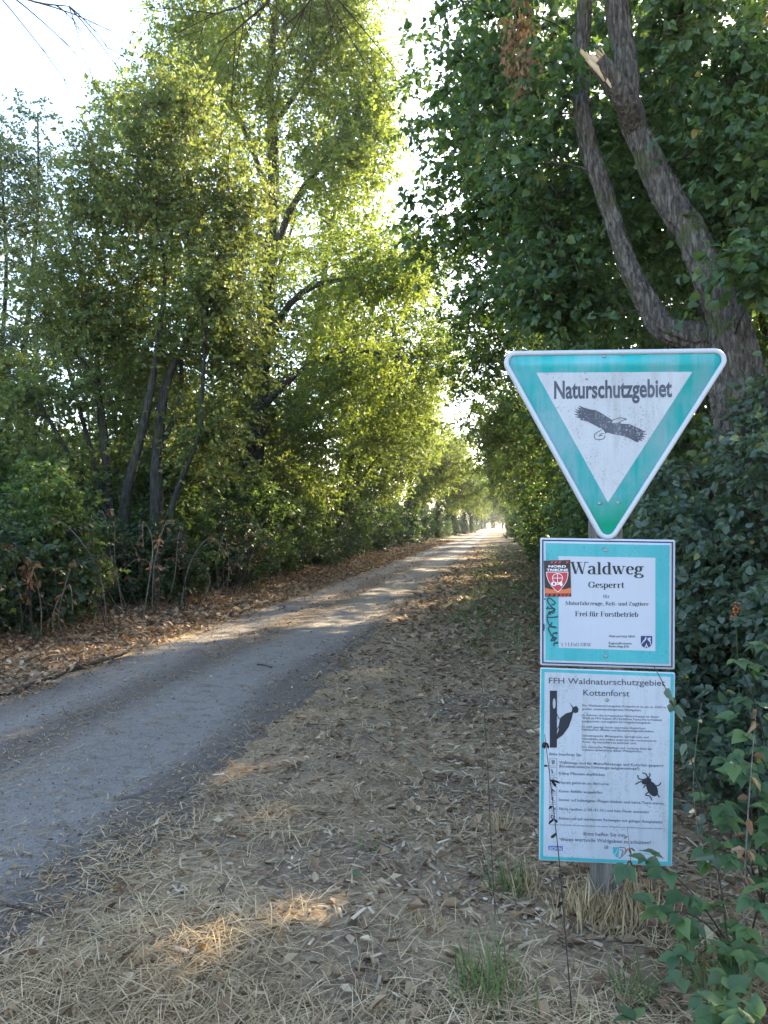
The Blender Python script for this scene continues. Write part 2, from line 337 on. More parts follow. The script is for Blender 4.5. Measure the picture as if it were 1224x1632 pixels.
def wood_mesh(mb, g, twig_w=.006, sides=4):
    if len(g['bp']): tubes(mb, g['bp'], g['br'], sides)
    b, d, l = g['tw']; w = np.full(len(b), twig_w)
    scatter(mb, TWIG[0], TWIG[1], b, frames(d, np.array([0.1, .2, 1.0]) + 0 * d), np.c_[w, l, w], .5)
def leaf_mesh(g, tmpl, sel=None):
    p, R, s, t = g['leaf']
    if sel is not None: p, R, s, t = p[sel], R[sel], s[sel], t[sel]
    mb = MB(); scatter(mb, tmpl[0], tmpl[1], p, R, s, t); return mb
def empty(name, loc, **kw):
    return obj(name, None, loc=tuple(float(a) for a in loc), **kw)
def tree(name, base, trunks, g, bark_m, leaf_m, tmpl, label, cat='tree', group=None, bark_n=(50, 18), extra_leaf_parts=0, twig_w=.006, crown='crown', ridge=.1, trunk='trunk'):
    """trunks [(pts, rad)] in world coordinates; several: first is trunk, the others stem parts"""
    base = np.asarray(base, float)
    e = empty(name, base, label=label, cat=cat, group=group)
    for k, (p, r) in enumerate(trunks):
        mb = MB(); bark_tube(mb, p, r * (.78 if name == 'willow_tree' else 1), bark_n[0], bark_n[1], ridge, seed=k + len(label))
        if k == 0: wood_mesh(mb, g, twig_w)
        obj(trunk if k == 0 else 'stem', mb.mesh(name + '_trunk', True, base), bark_m, e)
    sel = None; idx = []
    if extra_leaf_parts:
        p, R, s, t = g['leaf']; v = p - np.array([0, 0, EYE]); dd = np.linalg.norm(v, axis=1)
        cs = v @ M3; vis = (np.abs(cs[:, 0] / -cs[:, 2]) < 612 / F) & (np.abs(cs[:, 1] / -cs[:, 2]) < 816 / F) & (cs[:, 2] < 0)
        score = np.where(vis, s / dd * np.abs(np.einsum('ni,ni->n', R[:, :, 2], v / dd[:, None])) , -1)
        idx = np.argsort(-score)[:extra_leaf_parts]; sel = np.ones(len(p), bool); sel[idx] = False
    me = leaf_mesh(g, tmpl, sel).mesh(name + '_crown', False, base)
    cr = obj(crown, me, leaf_m, e, kind='stuff' if extra_leaf_parts else None)
    if extra_leaf_parts:
        var = [MB().add(tmpl[0], tmpl[1], q).mesh('leaf') for q in (.1, .3, .45, .6, .75, .93)]
        for m_ in var: m_.materials.append(leaf_m)
        for i in idx:
            o = bpy.data.objects.new('leaf', var[min(5, int(g['leaf'][3][i] * 6))]); COL.objects.link(o); o.parent = cr
            Rm = Matrix(g['leaf'][1][i].tolist()).to_4x4()
            o.matrix_local = Matrix.Translation(Vector((g['leaf'][0][i] - base).tolist())) @ Rm @ Matrix.Scale(float(g['leaf'][2][i]), 4)
    return e
def px_path(pts, Y, dY=None):
    return np.array([atY(x, y, Y if dY is None else Y + dY[i]) for i, (x, y) in enumerate(pts)])
def up_path(base, top, n=6, bend=.15, seed=0):
    rng = np.random.default_rng(seed); t = np.linspace(0, 1, n)[:, None]
    p = np.asarray(base) * (1 - t) + np.asarray(top) * t
    return p + np.sin(t * math.pi) * rng.normal(0, bend, (n, 3)) * np.array([1, 1, .2])

# ---- lime tree behind the signpost
def wpx(ws, Y): return np.array(ws, float) / 2 * Y / F
YL = 6.3
lime_main = px_path([(1206, 1150), (1206, 1000), (1203, 800), (1186, 660), (1176, 607), (1160, 514), (1135, 457), (1115, 405), (1100, 364), (1070, 324), (1030, 243), (1002, 182), (1001, 121), (988, 40), (978, -80), (985, -300), (1010, -560)], YL,
                    [0, 0, 0, 0, 0, -.02, -.05, -.05, 0, .05, .1, .15, .15, .2, .2, .3, .4])
lime_mr = .86 * wpx([124, 110, 98, 90, 82, 62, 50, 48, 47, 46, 41, 37, 37, 38, 36, 28, 12], YL)
lime_second = px_path([(1172, 600), (1150, 560), (1119, 540), (1062, 526), (1034, 486), (1002, 425), (981, 364), (961, 303), (941, 243), (929, 182), (926, 121), (929, 40), (934, -60), (925, -250), (915, -420)], YL,
                      [.05, .1, .15, .2, .25, .25, .3, .3, .35, .35, .4, .4, .4, .5, .6])
lime_sr = .84 * wpx([54, 52, 48, 43, 39, 34, 31, 30, 31, 30, 29, 27, 25, 18, 8], YL)
lime_stub = px_path([(1012, 200), (998, 160), (976, 128), (952, 98)], YL, [.10, -.06, -.14, -.2])
lime_limbs = [(lime_main, lime_mr), (lime_second, lime_sr)]
for pts, Yd, w in (([(1128, 432), (1150, 380), (1190, 340), (1235, 300)], [0, .1, .2, .3], [22, 16, 12, 6]),
                   ([(1135, 460), (1170, 440), (1230, 420)], [0, -.3, -.6], [16, 10, 6]),
                   ([(1002, 150), (1060, 60), (1130, 0), (1200, -60)], [.1, .3, .5, .7], [24, 16, 10, 6]),
                   ([(930, 110), (880, 50), (820, 20), (740, 10)], [.4, .7, 1.1, 1.5], [20, 14, 10, 6]),
                   ([(941, 243), (900, 250), (850, 290), (790, 330)], [.35, .6, .9, 1.2], [16, 12, 8, 5]),
                   ([(990, 395), (930, 400), (870, 430)], [.25, .5, .8], [14, 10, 5])):
    lime_limbs.append((px_path(pts, YL, Yd), wpx(w, YL)))
def E(px, py, Y, r, w=1.0): return (atY(px, py, Y), r, w)
g = grow(lime_limbs, [E(1140, 110, 6.9, (.9, .8, 1.0), 1.5), E(1200, 300, 6.4, (.6, .7, .9), 1.1), E(1205, 440, 5.6, (.3, .35, .25), .3), E(880, 330, 7.4, (.75, .9, 1.2), 1.6),
                      E(900, 490, 7.4, (.6, .7, .4), .6), E(800, 100, 8.0, (.8, 1.0, .9), 1.2), E(1010, 330, 8.2, (.8, .7, 1.6), 1.3), E(1150, 300, 8.0, (1.0, .8, 1.8), 1.4),
                      E(930, 130, 6.6, (.4, .5, .6), .35),
                      ((1.2, 6.8, 7.6), (2.6, 2.6, 1.8), 3.0), ((2.2, 6.5, 9.0), (2.0, 2.2, 1.5), 1.5)],
         540, .38, 7, 12, .064, 11, droop=.55, up=.6, shell=.5, flat=.8, clear=.24)
lime = tree('lime_tree', (lime_main[0][0], YL, gz(lime_main[0][0], YL)), [(lime_main, lime_mr), (lime_second, lime_sr)], g, B_LIME, L_LIME, HEART4,
            'forked lime tree with rough bark and a snapped limb directly behind the signpost', bark_n=(250, 54), extra_leaf_parts=280, ridge=.22)
mb = MB(); bark_tube(mb, lime_stub, wpx([36, 34, 30, 26], YL), 24, 26, .12, 5)
st = obj('broken_limb', mb.mesh('broken_limb', True, lime.location), B_LIME, lime, label='snapped limb stub with pale torn wood at its tip')
# torn pale wood at the stub tip: splinters
rng = np.random.default_rng(3); mb = MB(); tip = lime_stub[-1]; dirv = nrm(lime_stub[-1] - lime_stub[-2]); camv = nrm(np.array([0, 0, EYE]) - tip)
sidev = nrm(np.cross(dirv, camv))
for k in range(46):
    a = rng.uniform(0, 6.28); rr = .062 * rng.uniform(0, 1) ** .5
    n2 = nrm(np.cross(dirv, [0.3, .2, .9])); n3 = np.cross(dirv, n2)
    o_ = tip + n2 * math.cos(a) * rr + n3 * math.sin(a) * rr - dirv * .05
    dd = nrm(dirv + rng.normal(0, .12, 3)); L = rng.uniform(.05, .13)
    scatter(mb, CHIP[0], CHIP[1], o_[None], frames(dd[None], n2[None] + rng.normal(0, .3, (1, 3))), np.array([[.022, L, .022]]), rng.uniform(.6, 1))
for k in range(30):   # stripped strip of pale wood down the near side
    o_ = tip - dirv * rng.uniform(.02, .30) + camv * .055 + np.array([-1, 0, 0]) * rng.uniform(0, .055)
    scatter(mb, CHIP[0], CHIP[1], o_[None], frames(nrm(dirv + rng.normal(0, .05, 3))[None], camv[None]), np.array([[.03, rng.uniform(.08, .16), .02]]), rng.uniform(.55, 1))
B_PALE = leaf_mat('torn_wood', [(0, (.35, .22, .12)), (.5, (.55, .38, .22)), (1, (.75, .60, .42))], (.4, .3, .2), .02, .8, .2)
obj('torn_wood', mb.mesh('torn_wood', False, lime.location), B_PALE, st)
# withered brown spray hanging in the lime
mb = MB(); rng = np.random.default_rng(8); c0 = atY(832, 10, 6.6); M_ = 260
t_ = rng.uniform(0, 1, M_); p = c0 + np.c_[rng.normal(0, .09, M_) - .05 * t_, rng.normal(0, .08, M_), -.75 * t_]
scatter(mb, DRY[0], DRY[1], p, frames(nrm(np.c_[rng.normal(0, .4, M_), rng.normal(0, .4, M_), -np.ones(M_)]), rng.normal(size=(M_, 3))), rng.uniform(.04, .085, M_), rng.uniform(.3, .9, M_))
obj('withered_spray', mb.mesh('withered_spray', False, lime.location), L_DRY, lime, label='hanging spray of withered brown leaves', kind='stuff')

# ---- trees on the signpost's side of the path
def simple_tree(name, base, h, r0, env, n, cr, tw, lpt, leaf, seed, bark_m, leaf_m, label, lean=(0, 0), limbs=5, group=None, tmpl=LEAF2, up=1.0, droop=.25, **kw):
    rng = np.random.default_rng(seed); b = np.array([base[0], base[1], float(gz(base[0], base[1])) - .08])
    top = b + np.array([lean[0], lean[1], h]); tr = up_path(b, top, 7, .18, seed); rad = r0 * np.array([1.25, 1, .88, .72, .52, .3, .08])
    LB = [(tr, rad)]
    for k in range(limbs):
        e = env[k % len(env)]; s = tr[rng.integers(1, 4)]; LB.append((bez(s, s + (np.array(e[0]) - s) * .4 + [0, 0, .6], np.array(e[0])), np.linspace(r0 * .45, .012, 6)))
    g = grow(LB, env, n, cr, tw, lpt, leaf, seed + 50, up=up, droop=droop, **kw)
    t = tree(name, b, [(tr, rad)], g, bark_m, leaf_m, tmpl, label, group=group)
    mb = MB(); tubes(mb, np.array([resample(p, 6) for p, r in LB[1:]]), np.array([resample(np.c_[r, r, r], 6)[:, 0] for p, r in LB[1:]]), 7)
    obj('limb', mb.mesh('limb', True, b), bark_m, t)
    return t
G_R = 'dark trees on the signpost side'
simple_tree('maple_tree', (3.1, 11.2), 13, .17, [((1.6, 11.2, 4.6), (1.6, 1.8, 2.4), 1.4), ((.4, 11.6, 6.6), (1.5, 1.8, 1.7), 1.3), ((2.4, 11.5, 8.6), (2.6, 2.6, 2.6), 1.6), ((-.4, 12.0, 8.4), (1.3, 1.6, 1.3), .7), ((2.6, 11.4, 2.6), (1.0, 1.2, 1.2), .4), ((4.0, 12.2, 5.8), (1.6, 2.0, 3.0), 1.3), ((-.9, 12.2, 6.4), (.9, 1.2, .9), .35)],
            430, .62, 6, 17, .10, 21, B_DARK, L_DARK, 'dark maple next beyond the lime, branches arching over the path', lean=(-.6, .2), droop=.4, up=.8)
simple_tree('hornbeam_tree', (3.0, 16.5), 15, .2, [((2.0, 16.5, 4.2), (1.6, 2.2, 2.8), 1.5), ((.6, 16.8, 7.0), (1.9, 2.2, 2.2), 1.3), ((2.5, 16.5, 10.5), (3.0, 3.0, 3.4), 1.6), ((2.2, 16.5, 2.0), (1.0, 1.6, 1.2), .5), ((-.6, 16.8, 6.2), (1.0, 1.6, 1.2), .4)],
            400, .72, 6, 18, .10, 22, B_DARK, L_DARK, 'tall dense hornbeam third along the signpost side, shading the path')
hb = copy_tree(bpy.data.objects['hornbeam_tree']); hb.location = (2.7, 23.2, float(gz(2.7, 23.2)) - .08); hb.rotation_euler = (0, 0, .5); hb.scale = (1.08, 1.08, .95)
hb['label'] = 'broad hornbeam fourth along the signpost side with low boughs over the verge'
simple_tree('shade_ash_tree', (5.6, 15.4), 14, .2, [((5.2, 15.2, 5.5), (2.0, 2.4, 3.4), 1.5), ((3.8, 14.4, 7.5), (1.6, 1.8, 2.0), .9), ((6.5, 16, 9.5), (2.4, 2.6, 3.2), 1.4)],
            560, .62, 6, 14, .12, 24, B_DARK, L_DARK, 'tall ash set back behind the maple and the dense hornbeam')  # ash put in to block stray sun flecks on the near path
# ---- willow thicket across the path
YW = 13.4
W = [(px_path([(252, 985), (248, 865), (250, 800), (250, 725), (260, 635), (275, 585), (295, 550), (305, 480), (300, 380), (275, 250)], YW, [0, 0, 0, 0, .05, .1, .1, .2, .2, .2]), wpx([40, 33, 28, 25, 19, 16, 14, 10, 7, 3], YW)),
     (px_path([(208, 985), (198, 820), (220, 715), (235, 650), (255, 525), (262, 420), (235, 280)], YW, [0, -.1, -.2, -.2, -.1, 0, 0]), wpx([28, 23, 19, 16, 12, 8, 3], YW)),
     (px_path([(185, 985), (175, 820), (160, 650), (130, 575), (70, 535), (10, 500)], YW, [0, .1, .2, .3, .3, .3]), wpx([26, 20, 15, 11, 7, 4], YW)),
     (px_path([(262, 985), (275, 810), (315, 700), (322, 625), (330, 500), (340, 400)], YW, [0, -.1, -.2, -.3, -.3, -.2]), wpx([16, 12, 9, 8, 6, 3], YW)),
     (px_path([(175, 800), (158, 640), (150, 520), (115, 390), (85, 290)], YW, [.1, .4, .5, .6, .6]), wpx([16, 13, 10, 7, 3], YW)),
     (px_path([(252, 725), (285, 640), (290, 560), (300, 500)], YW, [0, .3, .5, .5]), wpx([14, 11, 8, 4], YW)),
     (px_path([(200, 860), (120, 740), (60, 640), (10, 590)], YW, [0, -.3, -.6, -.6]), wpx([12, 9, 7, 4], YW)),
     (px_path([(190, 880), (140, 700), (100, 560), (50, 440)], YW, [0, .3, .5, .5]), wpx([13, 10, 8, 4], YW))]
g = grow(W, [E(265, 300, 13.5, (1.45, 1.3, 2.0), 2.4), E(140, 470, 13.6, (1.3, 1.2, 1.2), 1.2), E(340, 480, 13.3, (.8, .9, 1.2), .9), E(275, 170, 13.5, (.95, 1.0, .8), .7), E(60, 640, 13, (1.2, 1.0, .9), .5),
             E(230, 600, 14.2, (1.5, .8, .9), .5), E(330, 690, 13.6, (.7, .7, .7), .3), E(90, 760, 12.8, (1.0, .8, .6), .5), E(240, 760, 14.3, (1.8, .6, .8), .6), E(380, 330, 13.8, (.7, .8, 1.2), .6), E(160, 330, 13.8, (.8, .8, 1.3), .9), E(220, 520, 13.6, (1.6, 1.0, 1.0), .8), E(370, 560, 14, (.8, .8, 1.2), .6)], 700, .68, 8, 16, .082, 31, droop=.1, up=.6, shell=.6, arch=.12, flat=.9)
tree('willow_tree', (W[0][0][0][0], YW, gz(W[0][0][0][0], YW)), W, g, B_GREY, L_WILL, LEAF2, 'multi-stemmed willow with yellowing leaves leaning from the thicket across the path', bark_n=(40, 14), twig_w=.007)
W2 = [(px_path([(30, 960), (40, 800), (30, 650), (45, 500), (60, 330), (60, 180)], 17, None), wpx([22, 18, 14, 11, 7, 3], 17)), (px_path([(10, 960), (-10, 780), (0, 600), (10, 420), (0, 250)], 17.3), wpx([18, 14, 11, 8, 3], 17))]
g = grow(W2, [E(50, 330, 17, (1.3, 1.3, 2.5), 1.6), E(100, 520, 17, (1.2, 1.2, 1.5), 1), E(10, 560, 17, (1.2, 1.2, 1.6), .9), E(60, 760, 17, (1.6, 1.2, 1.0), .5), E(-60, 380, 17, (1.6, 1.4, 2.8), 1.2)], 420, .6, 6, 13, .085, 32, droop=.05, up=.5, arch=.1, flat=.95, shell=.6)
tree('willow_tree', (W2[0][0][0][0], 17, gz(W2[0][0][0][0], 17)), W2, g, B_GREY, L_SILV, LEAF2, 'slender grey-green willow with thin upright twigs at the open field edge', bark_n=(30, 10))

# ---- big poplar and leaning tree across the path
YB = 22.0
Bt = px_path([(390, 930), (398, 800), (413, 640), (420, 540), (432, 400), (436, 250), (430, 130), (440, 10), (450, -120)], YB); Br = wpx([40, 33, 28, 26, 22, 18, 13, 9, 3], YB)
LB = [(Bt, Br)]
for pts, w, dy in (([(419, 570), (450, 500), (500, 455), (590, 440)], [15, 12, 9, 4], -.5), ([(418, 600), (395, 500), (372, 420), (350, 330)], [14, 11, 8, 4], .3), ([(431, 420), (470, 320), (530, 240), (580, 160)], [14, 11, 8, 4], -.4),
                   ([(435, 330), (395, 220), (350, 130), (300, 60)], [12, 9, 7, 3], .6), ([(432, 400), (350, 330), (260, 250), (190, 190)], [12, 9, 7, 3], .3), ([(418, 650), (480, 590), (560, 560), (640, 570)], [13, 10, 7, 4], -.9),
                   ([(436, 200), (490, 120), (530, 40)], [10, 7, 4], 0), ([(425, 480), (440, 440), (470, 350)], [12, 8, 4], 1.2)):
    LB.append((px_path(pts, YB, np.linspace(0, dy, len(pts)) * 2), wpx(w, YB)))
g = grow(LB, [E(430, 170, 22, (2.6, 2.6, 4.0), 2.2), E(560, 250, 21.5, (1.5, 2.0, 3.0), 1.5), E(320, 120, 22.5, (2.2, 2.0, 2.8), 1.2), E(470, -60, 22, (2.1, 2.2, 2.4), 1.0), E(610, 430, 21, (1.7, 2.0, 1.4), .9),
              E(430, 480, 22, (2.3, 1.8, 2.4), 1.2), E(560, 590, 21, (1.8, 1.8, 1.2), .7), E(200, 190, 23, (1.1, 1.1, 1.6), .45), E(520, 60, 22, (1.4, 1.6, 2.2), .8), E(600, 160, 21.5, (.8, 1.2, 2.0), .5), E(400, 620, 22.5, (2.6, 1.4, 1.6), .7), E(300, 420, 22.5, (1.8, 1.4, 2.0), .6), E(500, 700, 23, (1.6, 1.2, 1.2), .4), E(560, 40, 22, (1.2, 1.5, 1.8), .6), E(310, 30, 22.5, (1.8, 1.8, 1.6), .6)],
         1500, .82, 7, 15, .10, 41, droop=.25, up=.5, arch=.25, flat=.85, shell=.55)
tree('poplar_tree', (Bt[0][0], YB, gz(Bt[0][0], YB)), LB[:1], g, B_DARK, L_POP, LEAF2, 'tallest tree across the path, a broad poplar with sunlit upper crown', bark_n=(60, 16))
pop = bpy.data.objects['poplar_tree']; mb = MB()
tubes(mb, np.array([resample(p, 8) for p, r in LB[1:]]), np.array([resample(np.c_[r, r, r], 8)[:, 0] for p, r in LB[1:]]), 7); obj('limb', mb.mesh('limb', True, pop.location), B_DARK, pop)
YC = 27.0
Ct = px_path([(438, 910), (446, 800), (456, 730), (468, 670), (490, 600), (500, 560), (512, 470), (530, 350)], YC); Cr = wpx([38, 32, 30, 28, 24, 18, 12, 4], YC)
LC = [(Ct, Cr), (px_path([(466, 690), (490, 655), (520, 635), (560, 600), (620, 560)], YC, [0, -.4, -.8, -1.2, -1.6]), wpx([16, 13, 10, 7, 3], YC)), (px_path([(456, 735), (480, 700), (505, 700), (560, 690)], YC, [0, -.4, -.8, -1]), wpx([12, 9, 7, 3], YC)),
      (px_path([(500, 560), (560, 480), (620, 440), (680, 430)], YC, [0, -.6, -1, -1]), wpx([14, 10, 7, 3], YC))]
g = grow(LC, [E(560, 540, 26.5, (2.2, 2.2, 2.0), 1.2), E(650, 570, 26, (1.6, 2.0, 1.8), 1.3), E(660, 440, 26.5, (1.5, 1.8, 1.8), 1.0), E(610, 680, 26, (1.6, 1.6, 1.4), .7), E(520, 400, 27, (2.2, 2.2, 2.2), .9), E(500, 780, 26, (1.4, 1.2, 1.0), .4), E(705, 560, 27.5, (.9, 1.6, 1.5), .5)], 680, .75, 7, 14, .09, 42, up=.5, arch=.25)
ct = tree('oak_tree', (Ct[0][0], YC, gz(Ct[0][0], YC)), LC[:1], g, B_DARK, L_POP, LEAF2, 'leaning dark-trunked tree whose low bough reaches out towards the path', bark_n=(50, 16))
mb = MB(); tubes(mb, np.array([resample(p, 8) for p, r in LC[1:]]), np.array([resample(np.c_[r, r, r], 8)[:, 0] for p, r in LC[1:]]), 7); obj('limb', mb.mesh('limb', True, ct.location), B_DARK, ct)

# ---- rows of trees further along the path (prototypes and copies)
def ivy_part(t, b, h, r, n, seed):
    rng = np.random.default_rng(seed); a = rng.uniform(0, 6.283, n); z = rng.uniform(0, 1, n) * h
    rr = r * (1 + .35 * np.sin(z * 2.1 + a) + .25 * np.sin(z * 4.7 + 2 * a)) * (1 - .35 * (z / h) ** 3) * rng.uniform(.6, 1.05, n)
    p = np.c_[np.cos(a) * rr, np.sin(a) * rr, z]; out = np.c_[np.cos(a), np.sin(a), .35 + 0 * a]
    mb = MB(); scatter(mb, LEAF2[0], LEAF2[1], p, frames(nrm(rng.normal(0, .5, (n, 3)) + [0, 0, -.8]), out + rng.normal(0, .3, (n, 3))), rng.uniform(.07, .15, n), rng.beta(2, 2, n))
    return obj('ivy', mb.mesh('ivy', False), L_IVY, t)
def row_proto(seed, h, leafm, name, label, group, side):
    env = [((side * .3, 0, h * .55), (2.0, 2.2, h * .22), 1.3), ((side * 1.5, .2, h * .5), (1.6, 1.8, h * .16), .9), ((side * 3.0, .3, h * .52), (1.6, 1.8, h * .14), .8), ((0, 0, h * .78), (1.7, 1.8, h * .18), 1.0), ((side * 1.0, -.3, h * .32), (1.3, 1.5, h * .1), .5)]; env_n = 4
    b = np.array([0, 0, 0.]); rng = np.random.default_rng(seed)
    tr = up_path(b, b + [side * .3, 0, h], 7, .22, seed); rad = .17 * np.array([1.25, 1, .88, .72, .52, .3, .08]); LBs = [(tr, rad)]
    for k in range(5):
        s = tr[rng.integers(1, 4)]; e = np.array(env[k % 4][0]) + rng.normal(0, .5, 3); LBs.append((bez(s, s + (e - s) * .4 + [0, 0, .5], e), np.linspace(.07, .012, 6)))
    g = grow(LBs, env, 350, .62, 6, 13, .13, seed, up=.6)
    t = tree(name, (0, 0, 0), [(tr, rad)], g, B_DARK, leafm, LEAF2, label, group=group, bark_n=(30, 10))
    mb = MB(); tubes(mb, np.array([p for p, r in LBs[1:]]), np.array([r for p, r in LBs[1:]]), 6); obj('limb', mb.mesh('limb', True), B_DARK, t)
    ivy_part(t, b, h * .36, .55, 4200, seed); return t
G_FL, G_FR, G_FW = 'ivy-clad trees lining the path across from the signpost', 'trees lining the path far beyond the signpost on its side', 'forest trees behind the lime tree'
LB_FL, LB_FR, LB_FW = 'ivy-clad tree in the far row lining the path, across from the signpost side', 'tree with low boughs in the far row on the signpost side of the path', 'forest tree standing deeper in the wood behind the lime and hedge'
pL = [row_proto(61, 12.5, L_POP, 'roadside_tree', LB_FL, G_FL, 1), row_proto(62, 10.5, L_ROW, 'roadside_tree', LB_FL, G_FL, 1)]
pR = [row_proto(71, 11.0, L_ROW, 'roadside_tree', LB_FR, G_FR, -1), row_proto(72, 9.5, L_DARK, 'roadside_tree', LB_FR, G_FR, -1)]
rng = np.random.default_rng(5)
def place(proto, used, spots, label=None, group=None, kinds=None):
    for i, (x, y, s, rz) in enumerate(spots):
        k = i % len(proto)
        if proto[k] not in used: o = proto[k]; used.append(o)
        else: o = copy_tree(proto[k])
        if label: o['label'] = label(i, k, x, y) if callable(label) else label
        if group: o['group'] = group
        o.location = (x, y, float(gz(x, y)) - .03); o.scale = (s, s, s * rng.uniform(.92, 1.1)); o.rotation_euler = (0, 0, rz)
ORD = 'first second third fourth fifth sixth seventh eighth ninth tenth eleventh twelfth thirteenth fourteenth fifteenth sixteenth'.split()
used = []
place(pL, used, [(-7.0 + rng.uniform(-.5, .4) + .022 * max(0, min(y, 110) - 40), y, rng.uniform(.9, 1.15), rng.uniform(-.7, .7)) for y in (33, 39, 46, 54, 63, 73, 84, 97, 112, 130, 150, 175, 205, 240)], lambda i, k, x, y: ORD[i] + ' ivy-clad tree in the row beyond the leaning tree across the path')
place(pR, used, [(3.0 + rng.uniform(-.5, .4) - .016 * max(0, min(y, 110) - 35), y, rng.uniform(.95, 1.2), rng.uniform(-.7, .7)) for y in (30, 37, 45, 54, 64, 76, 90, 106, 124, 145, 170, 200, 235)], lambda i, k, x, y: ORD[i] + ' tree beyond the broad hornbeam in the row on the signpost side')
place(pR, used, [(x + rng.uniform(-.8, .8), y, rng.uniform(.8, 1.05), math.pi + rng.uniform(-.8, .8)) for x, y in ((6.2, 9), (9.4, 13.5), (6.2, 21.5), (7.5, 28), (10.5, 12), (13.5, 19), (11, 30), (8, 38), (8, 50), (7.4, 10.5), (5.4, 19.5), (14, 17), (14, 26), (4.6, 3.0), (6.5, 62), (7, 76), (6.5, 92), (7, 112), (6.5, 135), (7, 160))], lambda i, k, x, y: ('taller light green' if k == 0 else 'smaller dark green') + ' forest tree ' + ('close behind the lime tree' if y < 11 else 'deeper in the wood behind the maple' if y < 16 else 'deeper in the wood behind the hornbeams' if y < 30 else 'in the wood behind the far row'), G_FW)  # the farthest of these trees are added to shade the sunlit far path
place(pL, used, [(-3.2, 262, 1.2, 0.), (1.5, 270, 1.2, 2.), (-7.5, 266, 1.2, 1.)], 'tree closing the view at the very end of the straight path', 'trees closing the far end of the path')

# ---- hedgerow shrubs (prototypes and copies)
def shrub_proto(seed, r, h, leafm, tmpl, leaf, n, name, label, group, cat='shrub', lpt=11, stems=9, up=.7, low=.12):
    rng = np.random.default_rng(seed); LBs = []
    for k in range(stems):
        a = rng.uniform(0, 6.28); q = np.array([math.cos(a) * r * rng.uniform(.2, .8), math.sin(a) * r * rng.uniform(.2, .8), h * rng.uniform(.6, 1)])
        s = np.array([rng.normal(0, .12), rng.normal(0, .12), -.05]); LBs.append((bez(s, s * .5 + q * .35 + [0, 0, h * .3], q), np.linspace(.022, .006, 6)))
    env = [((0, 0, h * .5), (r, r, h * .5), 1.5), ((0, 0, h * .25), (r * 1.05, r * 1.05, h * .25), .9), ((rng.normal(0, .3 * r), rng.normal(0, .3 * r), h * .75), (r * .55, r * .55, h * .35), .7)]
    g = grow(LBs, env, n, .30, 6, lpt, leaf, seed, up=up, shell=.35)
    e = empty(name, (0, 0, 0), label=label, cat=cat, group=group)
    mb = MB(); tubes(mb, np.array([p for p, _ in LBs]), np.array([q for _, q in LBs]), 6); wood_mesh(mb, g, .004, 4); obj('stem', mb.mesh('stem', True), B_TWIG, e)
    obj('foliage', leaf_mesh(g, tmpl).mesh('foliage'), leafm, e); return e
G_SL, G_SR = 'shrubs of the thicket across the path', 'hedge shrubs on the signpost side'
LS_L, LS_R = 'dark leafy shrub at the foot of the tree row across the path', 'dense green hedge shrub beyond the sign on its side of the path'
sL = [shrub_proto(81, 1.15, 2.0, L_IVY, LEAF2, .09, 190, 'hedge_shrub', LS_L, G_SL), shrub_proto(82, 1.3, 1.5, L_IVY, LEAF2, .08, 190, 'hedge_shrub', LS_L, G_SL), shrub_proto(83, 1.2, 2.8, L_DARK, LEAF2, .09, 210, 'hedge_shrub', LS_L, G_SL)]
sR = [shrub_proto(91, 1.2, 2.6, L_DARK, LEAF2, .09, 210, 'hedge_shrub', LS_R, G_SR), shrub_proto(92, 1.2, 2.0, L_SHRUB, LEAF2, .085, 200, 'hedge_shrub', LS_R, G_SR)]
used = []
sp = []; y = 7.6
while y < 30: sp.append((-6.45 + rng.uniform(-.35, .3), y, rng.uniform(.75, 1.1), rng.uniform(0, 6.28))); y += rng.uniform(1.1, 1.7)
y = 30
while y < 130: sp.append((-7.0 + rng.uniform(-.4, .3), y, rng.uniform(1.0, 1.45), rng.uniform(0, 6.28))); y += rng.uniform(2.2, 4.0) * (1 + (y - 30) / 60)
y = 9
while y < 30: sp.append((-8.9 + rng.uniform(-.6, .4), y, rng.uniform(.8, 1.2), rng.uniform(0, 6.28))); y += rng.uniform(2.2, 3.4)
def zl(i, k, x, y):
    z = ('next to the fallen branches' if y < 11 else 'around the foot of the multi-stemmed willow' if y < 15.5 else 'between the willow and the big poplar' if y < 20.5 else 'at the foot of the big poplar' if y < 24.5 else 'under the leaning tree' if y < 30 else 'below the first ivy-clad trees across the path' if y < 60 else 'below the farthest ivy-clad trees across the path')
    return ('bushy dark green', 'low dull ivy-green', 'tall upright')[k] + (' shrub set back ' if x < -8 else ' shrub ') + z
place(sL, used, sp, zl)
sp = []; y = 8.6
while y < 30: sp.append((2.35 + rng.uniform(-.3, .3) , y, rng.uniform(.75, 1.1), rng.uniform(0, 6.28))); y += rng.uniform(1.2, 1.9)
y = 30
while y < 130: sp.append((2.2 + rng.uniform(-.3, .3), y, rng.uniform(1.0, 1.4), rng.uniform(0, 6.28))); y += rng.uniform(2.4, 4.0) * (1 + (y - 30) / 60)
for x, yy in ((3.6, 7.5), (4.2, 9.5), (4.6, 11.5), (3.9, 13.5), (5.4, 8.5), (5.2, 15.5), (6.5, 12), (3.2, 5.6), (4.4, 6.4)): sp.append((x, yy, rng.uniform(1.0, 1.35), rng.uniform(0, 6.28)))
def zr(i, k, x, y):
    z = ('behind the lime tree' if x > 3.1 else 'beneath the dark maple' if y < 14 else 'beneath the tall dense hornbeam' if y < 20 else 'beneath the broad hornbeam' if y < 30 else 'in the far hedge on the signpost side' if y < 60 else 'at the farthest hedge end on the signpost side')
    return ('taller dark green', 'lower grey-green')[k] + ' hedge shrub ' + z
place(sR, used, sp, zr)
